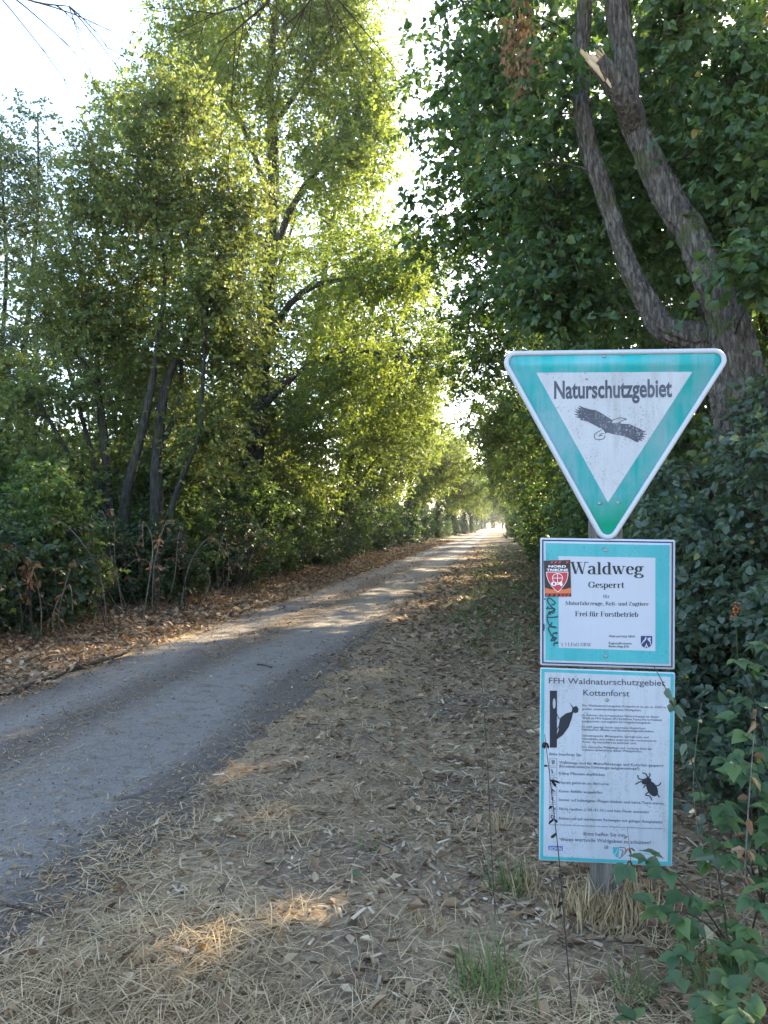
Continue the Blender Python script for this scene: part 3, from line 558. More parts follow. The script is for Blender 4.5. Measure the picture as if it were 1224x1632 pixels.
# thicket of small trees filling the field side behind the willow
G_TH = 'small trees of the thicket behind the willow'
def thicket_proto(seed, h, r, leafm, n):
    rng = np.random.default_rng(seed); b = np.zeros(3); tr = up_path(b, b + [.2, .1, h * .95], 7, .25, seed); rad = .09 * np.array([1.25, 1, .88, .72, .52, .3, .1]); LBs = [(tr, rad)]
    env = [((0, 0, h * .62), (r, r, h * .36), 1.6), ((.2, -.2, h * .3), (r * .9, r * .9, h * .24), 1.0), ((-.3, .2, h * .85), (r * .6, r * .6, h * .16), .5)]
    for k in range(6):
        a = rng.uniform(0, 6.28); s = tr[rng.integers(0, 4)]; e = np.array([math.cos(a) * r * .7, math.sin(a) * r * .7, h * rng.uniform(.4, .9)]); LBs.append((bez(s, s * .6 + e * .4 + [0, 0, .5], e), np.linspace(.045, .01, 6)))
    g = grow(LBs, env, n, .6, 6, 15, .095, seed, up=.6, flat=.85); t = tree('thicket_tree', (0, 0, 0), [(tr, rad)], g, B_GREY, leafm, LEAF2, 'x', group=G_TH, bark_n=(24, 9))
    mb = MB(); tubes(mb, np.array([p for p, q in LBs[1:]]), np.array([q for p, q in LBs[1:]]), 6); obj('limb', mb.mesh('limb', True), B_GREY, t); return t
pT = [thicket_proto(111, 6.0, 1.7, L_ROW, 230), thicket_proto(112, 4.6, 1.6, L_WILL, 200)]
place(pT, used, [(x, y, s, rng.uniform(0, 6.28)) for x, y, s in ((-10.2, 14.5, .8), (-11.8, 17.5, .9), (-9.6, 18.6, 1.0), (-10.6, 22.5, 1.15), (-8.6, 20.3, .85), (-9.8, 26.5, 1.2), (-8.2, 24.6, .95), (-11.5, 29, 1.3), (-8.8, 31, 1.2), (-10.5, 36, 1.4), (-13.4, 20.5, .75), (-14.5, 25, 1.1), (-8.3, 16.8, .95), (-7.9, 22.2, 1.15))],
      lambda i, k, x, y: ('light green' if k == 0 else 'yellowish') + ' small tree in the thicket ' + ('behind the willow stems' if y < 19 else 'beside the big poplar trunk' if y < 24 else 'behind the leaning tree' if y < 30 else 'behind the ivy-clad row'), G_TH)
# ------------------------------------------------------------------ signpost
SB = onground(962, 1432); SA = YAW - math.atan(0.103)
SU = np.array([math.cos(SA), math.sin(SA), 0]); SN = np.array([math.sin(SA), -math.cos(SA), 0])
SZ0 = float(gz(SB[0], SB[1]))
sign = empty('signpost', (SB[0], SB[1], SZ0), label='wooden post carrying a turquoise triangular nature reserve sign and two notice boards', cat='signpost')
sign.rotation_euler = (0, 0, SA)
W0 = 0.070
def sp(px, py, w=W0):            # photo pixel -> (u, z) on the sign plane
    d = ray(px, py); q = np.array([SB[0], SB[1], 0]) + SN * w - np.array([0, 0, EYE]); q[2] = 0
    t = (q @ SN) / (d @ SN); p = d * t; return np.array([(p - np.array([SB[0], SB[1], 0])) @ SU, EYE + p[2] - SZ0])
def flat(name, polys, w, mat, parent, tone=.5):
    """flat print: list of polygons (local u, z); each polygon may be a list [outer, hole, ...]"""
    mb = MB()
    for pl in polys:
        loops = pl if isinstance(pl, list) else [pl]
        tri = tessellate_polygon([[Vector((a, b, 0)) for a, b in l] for l in loops]); V = np.concatenate([np.asarray(l, float).reshape(-1, 2) for l in loops])
        T = []
        for a, b, c in tri:
            A, B_, C_ = V[a], V[b], V[c]
            T.append((a, b, c) if (B_[0] - A[0]) * (C_[1] - A[1]) - (B_[1] - A[1]) * (C_[0] - A[0]) > 0 else (a, c, b))
        mb.add(np.c_[V[:, 0], np.full(len(V), -w), V[:, 1]], {3: T}, tone)
    return obj(name, mb.mesh(name), mat, parent)
def pxl(pts): return np.array([sp(x, y) for x, y in pts])
def cropl(pts, ox, oy, s): return pxl([(ox + x / s, oy + y / s) for x, y in pts])
def roundpoly(pts, r, n=8):
    pts = np.asarray(pts, float); out = []
    for i in range(len(pts)):
        p, a, b = pts[i], pts[i - 1], pts[(i + 1) % len(pts)]; da, db = nrm(a - p), nrm(b - p)
        half = math.acos(np.clip(da @ db, -1, 1)) / 2; t = r / math.tan(half); c = p + nrm(da + db) * r / math.sin(half)
        p0, p1 = p + da * t, p + db * t; a0 = math.atan2(*(p0 - c)[::-1]); a1 = math.atan2(*(p1 - c)[::-1]); dlt = (a1 - a0 + math.pi) % (2 * math.pi) - math.pi
        for k in range(n + 1): q = a0 + dlt * k / n; out.append(c + r * np.array([math.cos(q), math.sin(q)]))
    return np.array(out)
def inset(pts, d):
    pts = np.asarray(pts, float); c = pts.mean(0); n = len(pts); L = []
    for i in range(n):
        a, b = pts[i], pts[(i + 1) % n]; e = nrm(b - a); nn = np.array([-e[1], e[0]]); nn = nn if (c - a) @ nn > 0 else -nn; L.append((a + nn * d, e))
    out = []
    for i in range(n):
        p, e = L[i - 1]; q, f = L[i]; t = np.linalg.solve(np.array([e, -f]).T, q - p); out.append(p + e * t[0])
    return np.array(out)
def plate(name, loop, w0, w1, mat, parent):
    loop = np.asarray(loop); n = len(loop); V = np.concatenate([np.c_[loop[:, 0], np.full(n, -w), loop[:, 1]] for w in (w0, w1)])
    tri = tessellate_polygon([[Vector((a, b, 0)) for a, b in loop]]); i = np.arange(n); j = (i + 1) % n
    mb = MB().add(V, {3: list(tri) + [(a + n, b + n, c + n) for a, b, c in tri], 4: np.stack([i, j, j + n, i + n], 1)}); return obj(name, mb.mesh(name), mat, parent)
def ringmesh(name, loops_w, mat, parent):
    n = len(loops_w[0][0]); V = np.concatenate([np.c_[l[:, 0], np.full(n, -w), l[:, 1]] for l, w in loops_w]); i = np.arange(n); j = (i + 1) % n; q = []
    for k in range(len(loops_w) - 1): q.append(np.stack([i + k * n, j + k * n, j + (k + 1) * n, i + (k + 1) * n], 1))
    return obj(name, MB().add(V, {4: np.concatenate(q)}).mesh(name, True), mat, parent)
def worn_paint(name, c, faded, dirt, streak=.6, speck=.35, rough=.35, low=None):
    m, t, bs, out = material(name); co = N(t, 'ShaderNodeTexCoord').outputs['Object']
    mp = N(t, 'ShaderNodeMapping', inp={'Scale': (14, 14, 1.6)}); t.links.new(co, mp.inputs[0])
    big = noise(t, co, 3.2, 3); st_ = noise(t, mp.outputs[0], 1.6, 4, .6); fine = noise(t, co, 150, 3, .7); md = noise(t, co, 11, 5, .65)
    col = mix(t, ramp(t, math_(t, 'ADD', math_(t, 'MULTIPLY', big, .6), math_(t, 'MULTIPLY', st_, .4)), [(.42, (0, 0, 0)), (.56, (1, 1, 1))]), c, faded)
    if low: 
        sx = N(t, 'ShaderNodeSeparateXYZ'); t.links.new(co, sx.inputs[0])
        col = mix(t, ramp(t, math_(t, 'ADD', math_(t, 'MULTIPLY', math_(t, 'ADD', sx.outputs[2], -low[0]), -low[1]), math_(t, 'MULTIPLY', md, .35)), [(.1, (0, 0, 0)), (.9, (1, 1, 1))]), col, low[2])
    k = math_(t, 'MULTIPLY', ramp(t, st_, [(.52, (0, 0, 0)), (.72, (1, 1, 1))]), math_(t, 'ADD', math_(t, 'MULTIPLY', fine, .9), .1))
    col = mix(t, math_(t, 'MULTIPLY', k, streak), col, dirt)
    k2 = math_(t, 'MULTIPLY', ramp(t, fine, [(.56, (0, 0, 0)), (.64, (1, 1, 1))]), ramp(t, md, [(.45, (0, 0, 0)), (.6, (1, 1, 1))]))
    col = mix(t, math_(t, 'MULTIPLY', k2, speck), col, dirt)
    t.links.new(col, bs.inputs['Base Color']); bs.inputs['Roughness'].default_value = rough; bs.inputs['Specular IOR Level'].default_value = .4; return m
P_WHITE = worn_paint('sign_white', (.43, .43, .445), (.49, .49, .51), (.18, .17, .145), .9, .8)
P_RIM = worn_paint('sign_rim', (.49, .50, .53), (.53, .54, .57), (.25, .26, .25), .3, .2)
zc = sp(967, 800)[1]
P_TEAL = worn_paint('sign_turquoise', (.02, .41, .41), (.23, .46, .51), (.05, .26, .25), .6, .45, low=(zc + .02, 7.0, (.01, .36, .22)))
P_TEAL2 = worn_paint('board_turquoise', (.04, .33, .355), (.075, .39, .41), (.02, .18, .20), .6, .6)
P_PAPER = worn_paint('board_paper', (.455, .465, .52), (.48, .49, .54), (.34, .34, .35), .2, .15)
P_INFO = worn_paint('info_paper', (.43, .44, .48), (.48, .49, .52), (.18, .17, .15), .6, .7)
P_INK = worn_paint('worn_ink', (.035, .037, .06), (.06, .062, .09), (.35, .36, .38), .25, .9)
P_BLACK = plain('print_black', (.02, .021, .03), .5); P_NAVY = plain('print_navy', (.02, .03, .11), .5)
P_RED = plain('sticker_red', (.50, .035, .05), .3, .5); P_SWHITE = plain('sticker_white', (.8, .78, .80), .3, .5); P_ORANGE = plain('sticker_orange', (.65, .16, .06), .3); P_STBLK = plain('sticker_black', (.03, .022, .026), .3)
P_MARK = plain('marker_pen', (.012, .045, .06), .3, .5); P_STEEL = plain('screw_steel', (.35, .35, .36), .35, .5, .9); P_LOGO = plain('print_blue', (.06, .10, .35), .5)
# post
m, t, bs, _ = material('weathered_post'); v = coord(t, (30, 30, 1.5)); n_ = noise(t, v, 2, 6, .6, .4)
t.links.new(ramp(t, n_, [(.3, (.05, .043, .036)), (.5, (.13, .112, .095)), (.72, (.23, .205, .18))]), bs.inputs['Base Color']); bs.inputs['Roughness'].default_value = .9; bump(t, bs, n_, .7, .01); P_POST = m
uc, zt = sp(968, 590); pw = .063
mb = MB(); zz = np.r_[-.25, np.linspace(0, zt, 14)]; prof = []
for a in np.linspace(0, 2 * math.pi, 20, endpoint=False):
    cx_, sy_ = math.cos(a), math.sin(a); prof.append((pw * math.copysign(abs(cx_) ** .35, cx_), .045 * math.copysign(abs(sy_) ** .35, sy_)))
prof = np.array(prof); rng = np.random.default_rng(2); V = []
for z in zz: V.append(np.c_[uc + prof[:, 0] * (1 + rng.normal(0, .012, 20)), prof[:, 1] - .012 + rng.normal(0, .001, 20), np.full(20, z)])
i = np.arange(len(zz) - 1)[:, None]; j = np.arange(20)[None]
mb.add(np.concatenate(V), {4: np.stack([i * 20 + j, i * 20 + (j + 1) % 20, (i + 1) * 20 + (j + 1) % 20, (i + 1) * 20 + j], -1).reshape(-1, 4), 20: [np.arange(20) + 20 * (len(zz) - 1)]})
obj('post', mb.mesh('post'), P_POST, sign, label='weathered grey wooden post')

# -- text engines
def text_raw(s, bold=0.0, res=3):
    c = bpy.data.curves.new('t', 'FONT'); c.body = s; c.size = 1; c.offset = bold; c.resolution_u = res; c.dimensions = '2D'; c.fill_mode = 'FRONT'
    o = bpy.data.objects.new('t', c); COL.objects.link(o); bpy.context.view_layer.update()
    me = bpy.data.meshes.new_from_object(o.evaluated_get(bpy.context.evaluated_depsgraph_get()))
    V = np.array([v.co[:] for v in me.vertices])[:, :2]; Fc = [tuple(p.vertices) for p in me.polygons]
    bpy.data.objects.remove(o); bpy.data.curves.remove(c); bpy.data.meshes.remove(me); return V, Fc
CAP = .70
def put_text(V, Fc, x0, x1, y, cap_px, capu, w, mat, parent, name='lettering'):
    a = sp(x0, y); b = sp(x1, y); h = sp(x0, y - cap_px)[1] - a[1]
    mn, mx_ = V[:, 0].min(), V[:, 0].max()
    U = a[0] + (V[:, 0] - mn) / (mx_ - mn) * (b[0] - a[0]); Z = a[1] + V[:, 1] / capu * h
    fs = {}
    for f in Fc: fs.setdefault(len(f), []).append(f)
    return obj(name, MB().add(np.c_[U, np.full(len(U), -w), Z], fs).mesh(name), mat, parent)
def sans(s, x0, x1, y, cap, w, mat, parent, bold=0.0): V, Fc = text_raw(s, bold, 2 if cap < 9 else 4); return put_text(V, Fc, x0, x1, y, cap, CAP, w, mat, parent)
def stroke(pts, a, b):      # broad-nib stroke: nib half-width a across, b up
    pts = np.asarray(pts, float); T = nrm(np.gradient(pts, axis=0)) if len(pts) > 2 else nrm(np.repeat(pts[1:] - pts[:1], 2, 0)); n = np.c_[-T[:, 1], T[:, 0]]
    o = np.c_[a * a * n[:, 0], b * b * n[:, 1]] / np.sqrt((a * n[:, 0]) ** 2 + (b * n[:, 1]) ** 2)[:, None]
    k = len(pts); i = np.arange(k - 1); return np.concatenate([pts + o, pts - o]), np.stack([i, i + k, i + k + 1, i + 1], 1)
def arc(cx, cy, rx, ry, a0, a1, n=14):
    a = np.radians(np.linspace(a0, a1, n)); return np.c_[cx + rx * np.cos(a), cy + ry * np.sin(a)]
def serif_glyphs():
    S = lambda x, y0, y1: np.array([[x, y0], [x, y1]])
    H = lambda x0, x1, y: np.array([[x0, y], [x1, y]])
    b, X, K = .016, .455, .664
    f_ = lambda x, y=b: H(x - .12, x + .12, y); flag = lambda x, y: H(x - .12, x + .02, y)
    T = lambda *p: ('t', np.array(p))
    st_n = [S(.15, 0, X), flag(.15, X), f_(.15)]; arch_n = [arc(.29, .3, .13, .155, 165, 0), S(.42, 0, .3), f_(.42)]
    g = {
        'W': (.93, [T((.78, .02), (.93, K)), np.array([[.10, K], [.29, .02]]), T((.29, .02), (.47, .58)), np.array([[.42, K], [.65, .02]]), T((.65, .02), (.80, K)), H(0, .24, K), H(.34, .62, K), H(.74, .99, K)][1:]),
        'w': (.74, [np.array([[.08, X], [.22, .02]]), T((.22, .02), (.36, .42)), np.array([[.32, X], [.48, .02]]), T((.48, .02), (.63, X)), H(0, .19, X), H(.26, .44, X), H(.54, .73, X)]),
        'a': (.49, [arc(.22, .32, .13, .135, 160, 0), S(.35, .07, .32), arc(.42, .07, .06, .055, 180, 300), arc(.19, .13, .12, .115, 70, 300), ('t', np.array([[.22, .25], [.35, .29]])), ('t', np.array([[.24, .03], [.35, .1]]))]),
        'l': (.29, [S(.145, 0, K), flag(.145, K), f_(.145)]), 'i': (.29, [S(.145, 0, X), flag(.145, X), f_(.145), arc(.145, .6, .02, .055, 90, -270)]),
        'd': (.55, [arc(.24, .23, .16, .22, 60, 300), S(.40, 0, K), flag(.40, K), H(.4, .53, b)]), 'b': (.55, [arc(.29, .23, .16, .22, 120, -120), S(.13, 0, K), flag(.13, K)]),
        'e': (.45, [arc(.23, .23, .16, .22, 10, 315), H(.08, .38, .26)]), 'o': (.5, [arc(.25, .23, .17, .22, 0, 360, 22)]),
        'g': (.5, [arc(.23, .31, .13, .145, 0, 360, 20), arc(.25, -.08, .2, .1, 0, 360, 20), arc(.14, .10, .07, .06, 90, 270), H(.14, .36, .05), arc(.41, .38, .06, .07, 160, 20)]),
        'G': (.78, [arc(.39, .34, .29, .33, 40, 320), S(.62, .05, .30), H(.5, .74, .30), S(.63, .46, .62)]), 's': (.39, [arc(.19, .335, .11, .11, 30, 250), arc(.19, .125, .13, .11, 70, -150)]),
        'p': (.55, [S(.14, -.2, X), f_(.14, -.19), flag(.14, X), arc(.3, .23, .15, .22, 125, -125)]), 'r': (.44, [S(.15, 0, X), flag(.15, X), f_(.15), arc(.32, .31, .12, .13, 155, 45)]),
        't': (.34, [S(.15, .08, .6), H(.02, .32, X), arc(.24, .09, .09, .08, 180, 320)]), 'f': (.34, [S(.15, 0, .52), H(.02, .32, X), f_(.15), arc(.25, .54, .10, .12, 180, 40)]),
        'n': (.56, st_n + arch_n), 'h': (.56, [S(.15, 0, K), flag(.15, K), f_(.15)] + arch_n), 'u': (.56, [S(.13, .15, X), flag(.13, X), arc(.26, .15, .13, .14, 180, 360), S(.40, 0, X), flag(.40, X), H(.4, .53, b)]),
        'z': (.44, [H(.05, .39, X - .02), np.array([[.33, X], [.10, .02]]), H(.04, .40, .03)]), 'M': (.94, [('t', S(.12, 0, K)), np.array([[.16, K], [.46, .03]]), ('t', np.array([[.46, .03], [.76, K]])), S(.80, 0, K), f_(.12), f_(.80), H(.0, .2, K), H(.74, .93, K)]),
        'R': (.72, [S(.16, 0, K), f_(.16), H(.02, .3, K), arc(.32, .5, .18, .155, 100, -100), np.array([[.38, .34], [.62, .02]]), H(.58, .72, b), H(.16, .34, .35)]), 'Z': (.66, [H(.06, .6, K - .02), np.array([[.54, K], [.10, .02]]), H(.04, .62, .03), ('t', S(.07, .5, K)), ('t', S(.61, 0, .16))]),
        'F': (.6, [S(.16, 0, K), f_(.16), H(.02, .55, K), ('t', S(.55, .5, K)), H(.16, .4, .36), ('t', S(.41, .26, .46))]), 'L': (.64, [S(.16, 0, K), H(.02, .6, b), f_(.16, K), ('t', S(.60, 0, .18))]), 'N': (.72, [('t', S(.13, 0, K)), np.array([[.13, K], [.6, .02]]), ('t', S(.6, 0, K)), f_(.13), f_(.6, K), H(0, .2, K)]),
        '3': (.5, [arc(.22, .5, .14, .15, 150, -80), arc(.22, .2, .17, .18, 80, -150)]), ',': (.25, [np.array([[.14, .06], [.09, -.1]])]), '-': (.33, [H(.05, .28, .22), H(.05, .28, .25)]), ' ': (.25, []),
        '§': (.5, [arc(.24, .55, .12, .1, 30, 250), arc(.24, .36, .12, .1, 70, -150), arc(.24, .22, .12, .1, 30, 250), arc(.24, .03, .12, .1, 70, -150)])}
    ua, us = g['u']; g['ü'] = (ua, us + [arc(.16, .6, .015, .05, 90, -270), arc(.36, .6, .015, .05, 90, -270)]); return g
SG = serif_glyphs()
def serif(s, x0, x1, y, cap, w, mat, parent, a=.062):
    Vs, Fs, x, n = [], [], 0, 0
    for ch in s:
        adv, sts = SG[ch]
        for s_ in sts:
            aa = a
            if isinstance(s_, tuple): s_, aa = s_[1], .018
            v, f = stroke(s_, aa, .018); Vs.append(v + [x, 0]); Fs += [tuple(q + n) for q in f]; n += len(v)
        x += adv
    return put_text(np.concatenate(Vs), Fs, x0, x1, y, cap, .68, w, mat, parent)
def ink(name, lines, ox, oy, s, wpx_, w, mat, parent):      # marker / line drawing, crop coordinates
    mb = MB()
    for L in lines:
        p = cropl(resample(np.array(L, float), max(6, len(L) * 4)), ox, oy, s); v, f = stroke(p, wpx_, wpx_); mb.add(np.c_[v[:, 0], np.full(len(v), -w), v[:, 1]], {4: f})
    return obj(name, mb.mesh(name), mat, parent)
def screw(px, py, r, w, parent):
    u, z = sp(px, py); a = np.linspace(0, 2 * math.pi, 14, endpoint=False); V = []
    for rr, ww in ((r, w), (r, w + .003), (r * .7, w + .0045), (r * .35, w + .0045), (r * .3, w + .003)): V.append(np.c_[u + rr * np.cos(a), np.full(14, -ww), z + rr * np.sin(a)])
    i = np.arange(4)[:, None]; j = np.arange(14)[None]
    obj('screw', MB().add(np.concatenate(V), {4: np.stack([i * 14 + j, i * 14 + (j + 1) % 14, (i + 1) * 14 + (j + 1) % 14, (i + 1) * 14 + j], -1).reshape(-1, 4), 14: [np.arange(14) + 56]}).mesh('screw'), P_STEEL, parent)
PXM = sp(1000, 900)[0] - sp(999, 900)[0]     # metres per photo pixel on the sign plane

# -- triangle
tri = pxl([(791, 560), (1173, 555), (967, 878)]); R0 = 19 * PXM
tp = plate('triangular_sign', roundpoly(inset(tri, .002), R0), W0 - .004, W0, P_TEAL, sign); tp['label'] = 'inverted turquoise triangle with white rim, white field and a soaring eagle'
lo = lambda d: roundpoly(inset(tri, d), max(R0 - d, .006))
ringmesh('rim', [(lo(0), W0 - .014), (lo(0), W0 + .003), (lo(.004), W0 + .0075), (lo(.014), W0 + .0075), (lo(.0185), W0 + .003), (lo(.0190), W0 + .0005)], P_RIM, tp)
wt = pxl([(854.5, 594), (1103.5, 592.5), (969, 801)]); flat('white_field', [wt], W0 + .0008, P_WHITE, tp)
V, Fc = text_raw('Naturschutzgebiet', .028, 4); put_text(V, Fc, 883, 1071, 635, 27.5, CAP, W0 + .0014, P_INK, tp)
q = 8.16
eag = [(175, 130), (250, 160), (340, 185), (415, 195), (480, 235), (550, 280), (625, 325), (612, 360), (665, 362), (728, 350), (722, 366), (850, 378), (960, 428), (1062, 478), (1010, 488), (1072, 512), (1005, 520), (1060, 548), (1000, 545), (1040, 575), (985, 568), (1018, 600), (960, 585), (965, 610), (920, 605), (850, 565), (740, 525), (610, 502), (560, 485), (530, 500), (505, 455), (480, 440), (380, 385), (290, 340), (195, 322), (215, 305), (130, 280), (185, 272), (115, 245), (180, 240), (117, 208), (185, 212), (122, 175), (200, 195), (160, 155), (215, 170)]
flat('eagle', [cropl(eag, 900, 630, q)], W0 + .0014, P_INK, tp)
ink('eagle_outline', [[(620, 325), (680, 302), (735, 295), (800, 312), (760, 325), (700, 358)], [(480, 455), (430, 478), (386, 515), (405, 572), (500, 568), (525, 520)], [(440, 535), (470, 505), (500, 495)], [(445, 530), (490, 520)]], 900, 630, q, .0016, W0 + .0015, P_INK, tp)
for s_ in ((963, 568), (955, 802), (985, 801)): screw(*s_, .0065, W0, tp)
for s_ in ((993, 566), (935, 604)): screw(*s_, .004, W0 + .001, tp)
# -- forest path board
b1 = pxl([(861, 857), (1076, 860.5), (1075, 1067), (861, 1060)])
bp_ = plate('forest_path_board', roundpoly(b1, .006, 3), W0 - .004, W0, P_RIM, sign); bp_['label'] = 'turquoise and white notice board reading Waldweg Gesperrt'
flat('border_line', [[inset(b1, 3.0 * PXM), inset(b1, 5.2 * PXM)]], W0 + .0008, P_NAVY, bp_)
flat('turquoise_field', [inset(b1, 8.6 * PXM)], W0 + .0008, P_TEAL2, bp_)
flat('paper', [cropl([(235, 218), (962, 230), (962, 930), (237, 905)], 840, 840, 4.708)], W0 + .0016, P_PAPER, bp_)
w = W0 + .0024
serif('Waldweg', 909, 1026.5, 915, 19.5, w, P_BLACK, bp_, .066)
serif('Gesperrt', 937.5, 995.5, 936.5, 9.6, w, P_BLACK, bp_, .072); serif('für', 961, 972, 953, 5.4, w, P_BLACK, bp_, .05)
serif('Motorfahrzeuge, Reit- und Zugtiere', 901, 1033.5, 964, 6, w, P_BLACK, bp_, .065); serif('Frei für Forstbetrieb', 916.5, 1017, 982, 8, w, P_BLACK, bp_, .07)
serif('§ 3 LFoG NRW'.replace('o', 'o'), 894.5, 942.5, 1029.5, 5.6, w, P_BLACK, bp_, .045)
sans('Wald und Holz NRW', 970, 1012, 1015.5, 3.6, w, P_BLACK, bp_, .01); sans('Regionalforstamt', 970, 1006.5, 1026.5, 3.6, w, P_BLACK, bp_, .01); sans('Rhein-Sieg-Erft', 970, 1002, 1031.5, 3.6, w, P_BLACK, bp_, .01)
cq = 12.24
flat('crest', [cropl([(748, 163), (970, 165), (970, 300), (945, 355), (905, 392), (855, 402), (800, 388), (765, 350), (748, 300)], 960, 1000, cq)], w, P_NAVY, bp_)
flat('crest_charge', [cropl([(840, 178), (858, 185), (850, 235), (795, 290), (765, 330), (755, 318), (790, 260), (822, 225)], 960, 1000, cq), cropl([(878, 205), (930, 192), (945, 215), (925, 240), (945, 265), (940, 330), (925, 345), (930, 290), (900, 262), (880, 240)], 960, 1000, cq), cropl([(856, 300), (872, 345), (900, 390), (880, 398), (855, 360), (832, 398), (812, 388), (842, 345)], 960, 1000, cq)], w + .0007, P_PAPER, bp_)
screw(965.5, 876.5, .007, W0 + .001, bp_); screw(965.5, 1045.5, .007, W0 + .001, bp_)
# football-club sticker
stq = lambda pts: cropl(pts, 860, 885, 10.88); w = W0 + .0032
sk = flat('sticker', [stq([(70, 92), (530, 80), (548, 715), (92, 718)])], w, P_STBLK, bp_); sk['label'] = 'black and red football club sticker with a shield'
flat('glow_band', [stq([(90, 560), (200, 590), (420, 590), (545, 560), (545, 660), (92, 660)])], w + .0006, P_ORANGE, bp_)
bars = [[(x, 100), (x + 40, 98), (x + 22, 136), (x - 18, 138)] for x in (200, 265, 335, 465)] + [[(x, 668), (x + 36, 667), (x + 18, 712), (x - 18, 713)] for x in (120, 200, 285, 360, 425, 490)]
flat('red_bar', [stq(p) for p in bars], w + .0006, P_RED, bp_)
sh = [(112, 285), (495, 285), (492, 360), (468, 450), (420, 530), (355, 605), (315, 640), (270, 605), (205, 540), (150, 450), (118, 360)]
flat('shield_edge', [stq(sh)], w + .0012, P_SWHITE, bp_); c_ = np.array([305, 440.]); flat('shield', [stq([tuple(c_ + (np.array(p) - c_) * .94) for p in sh])], w + .0018, P_RED, bp_)
ca = np.linspace(0, 2 * math.pi, 28); ink('shield_cross', [[(308 + 88 * math.cos(a), 395 + 80 * math.sin(a)) for a in ca], [(308, 320), (308, 470)], [(225, 393), (390, 393)]], 860, 885, 10.88, .0011, w + .0024, P_SWHITE, bp_)
sans('04', 878, 897, 933.5, 6.8, w + .0024, P_SWHITE, bp_, .02); sans('NORD', 874, 902, 904.2, 3.4, w + .0012, P_SWHITE, bp_, .03); sans('TRIBÜNE', 871, 905, 909.8, 3.4, w + .0012, P_SWHITE, bp_, .03)
ink('marker_tag', [[(82, 745), (96, 772)], [(205, 858), (250, 850), (268, 820), (215, 770), (165, 742), (132, 775), (170, 850), (230, 915), (255, 935)], [(108, 922), (130, 920), (145, 890), (150, 918), (268, 930), (160, 1000), (175, 975), (185, 1035)], [(262, 928), (240, 1000), (180, 985), (135, 1070), (295, 1068), (300, 1050)], [(130, 1075), (140, 1150), (180, 1215), (215, 1160)], [(180, 1215), (230, 1245), (288, 1248), (190, 1235), (150, 1270), (190, 1360), (220, 1400), (240, 1350), (310, 1340), (262, 1360)], [(240, 1405), (200, 1480), (290, 1440), (245, 1420), (262, 1500)], [(250, 1570), (250, 1530), (325, 1515), (270, 1520)], [(70, 1190), (75, 1250), (65, 1310)]], 860, 885, 10.88, .0026, W0 + .0026, P_MARK, bp_)
# -- information board
b2 = pxl([(861, 1064), (1076, 1072), (1071, 1381), (859, 1371)]); ip = plate('information_board', roundpoly(b2, .006, 3), W0 - .004, W0, P_RIM, sign); ip['label'] = 'white information board with turquoise edge, woodpecker and stag beetle'
flat('turquoise_edge', [[inset(b2, 1.8 * PXM), inset(b2, 7.0 * PXM)]], W0 + .0008, P_TEAL2, ip); flat('paper', [inset(b2, 7.0 * PXM)], W0 + .0006, P_INFO, ip)
w = W0 + .0016; K1 = lambda x: 840 + x / 4.708; Y3 = lambda y: 1050 + y / 4.708; Y4 = lambda y: 1190 + y / 4.708
P_TXT = plain('print_grey', (.055, .058, .085), .5)
sans('FFH Waldnaturschutzgebiet', K1(163), K1(1035), Y3(184), 9.4, w, P_TXT, ip, .004); sans('Kottenforst', K1(422), K1(768), Y3(274), 9.6, w, P_TXT, ip, .004)
rows = [(352, 1042, 'Das Waldnaturschutzgebiet Kottenforst ist ein ca. 2500 ha'), (378, 858, 'großes, zusammenhängendes Waldgebiet.'), (424, 990, 'Im Rahmen des europäischen Naturschutzes ist dieser'), (447, 1010, 'Wald als FFH-Gebiet (EU-Richtlinie Fauna-Flora-Habitat)'), (470, 930, 'ausgewiesen und zugleich EU-Vogelschutzgebiet.'),
        (512, 890, 'Es wird geprägt durch naturnahe Stieleichen-'), (533, 955, 'Hainbuchen-Wälder und Buchenwaldgesellschaften.'), (578, 910, 'Schwarzspecht, Mittelspecht, Springfrosch und'), (603, 972, 'Hirschkäfer sind (neben anderen) hier vorkommende'), (625, 822, 'Arten, die besonders zu schützen sind.'), (663, 940, 'Die naturnahe Waldpflege und -nutzung dient der'), (684, 862, 'weiteren Entwicklung dieses Waldgebietes.')]
for y_, x_, s_ in rows: sans(s_, K1(413), K1(x_), Y3(y_ + 4), 3.5, w, P_TXT, ip, .004)
sans('Bitte beachten Sie:', K1(168), K1(410), Y3(722), 4.2, w, P_TXT, ip, .006)
for y_, x_, s_ in ((127, 1024, 'Waldwege sind für Motorfahrzeuge und Kutschen gesperrt'), (155, 842, '(forstbetriebliche Fahrzeuge ausgenommen!)'), (208, 585, 'Keine Pflanzen abpflücken'), (276, 612, 'Hunde gehören an die Leine'), (341, 565, 'Keine Abfälle wegwerfen'), (406, 1022, 'Immer auf befestigten Wegen bleiben und keine Tiere stören'), (474, 913, 'Nicht rauchen (1.03.-31.10.) und kein Feuer anzünden'), (545, 1016, 'Reiten nur auf markierten Reitwegen mit gültiger Reitplakette')):
    sans(s_, K1(240), K1(x_), Y4(y_), 4.3, w, P_TXT, ip, .006)
sans('Verstöße können als Ordnungswidrigkeit mit einem Bußgeld bis zu 50.000 Euro geahndet werden!', K1(160), K1(1016), Y4(586), 2.3, w, P_TXT, ip)
sans('Bitte helfen Sie mit,', K1(424), K1(742), Y4(664), 5.8, w, P_TXT, ip, .004); sans('dieses wertvolle Waldgebiet zu schützen!', K1(250), K1(926), Y4(704), 5.8, w, P_TXT, ip, .004)
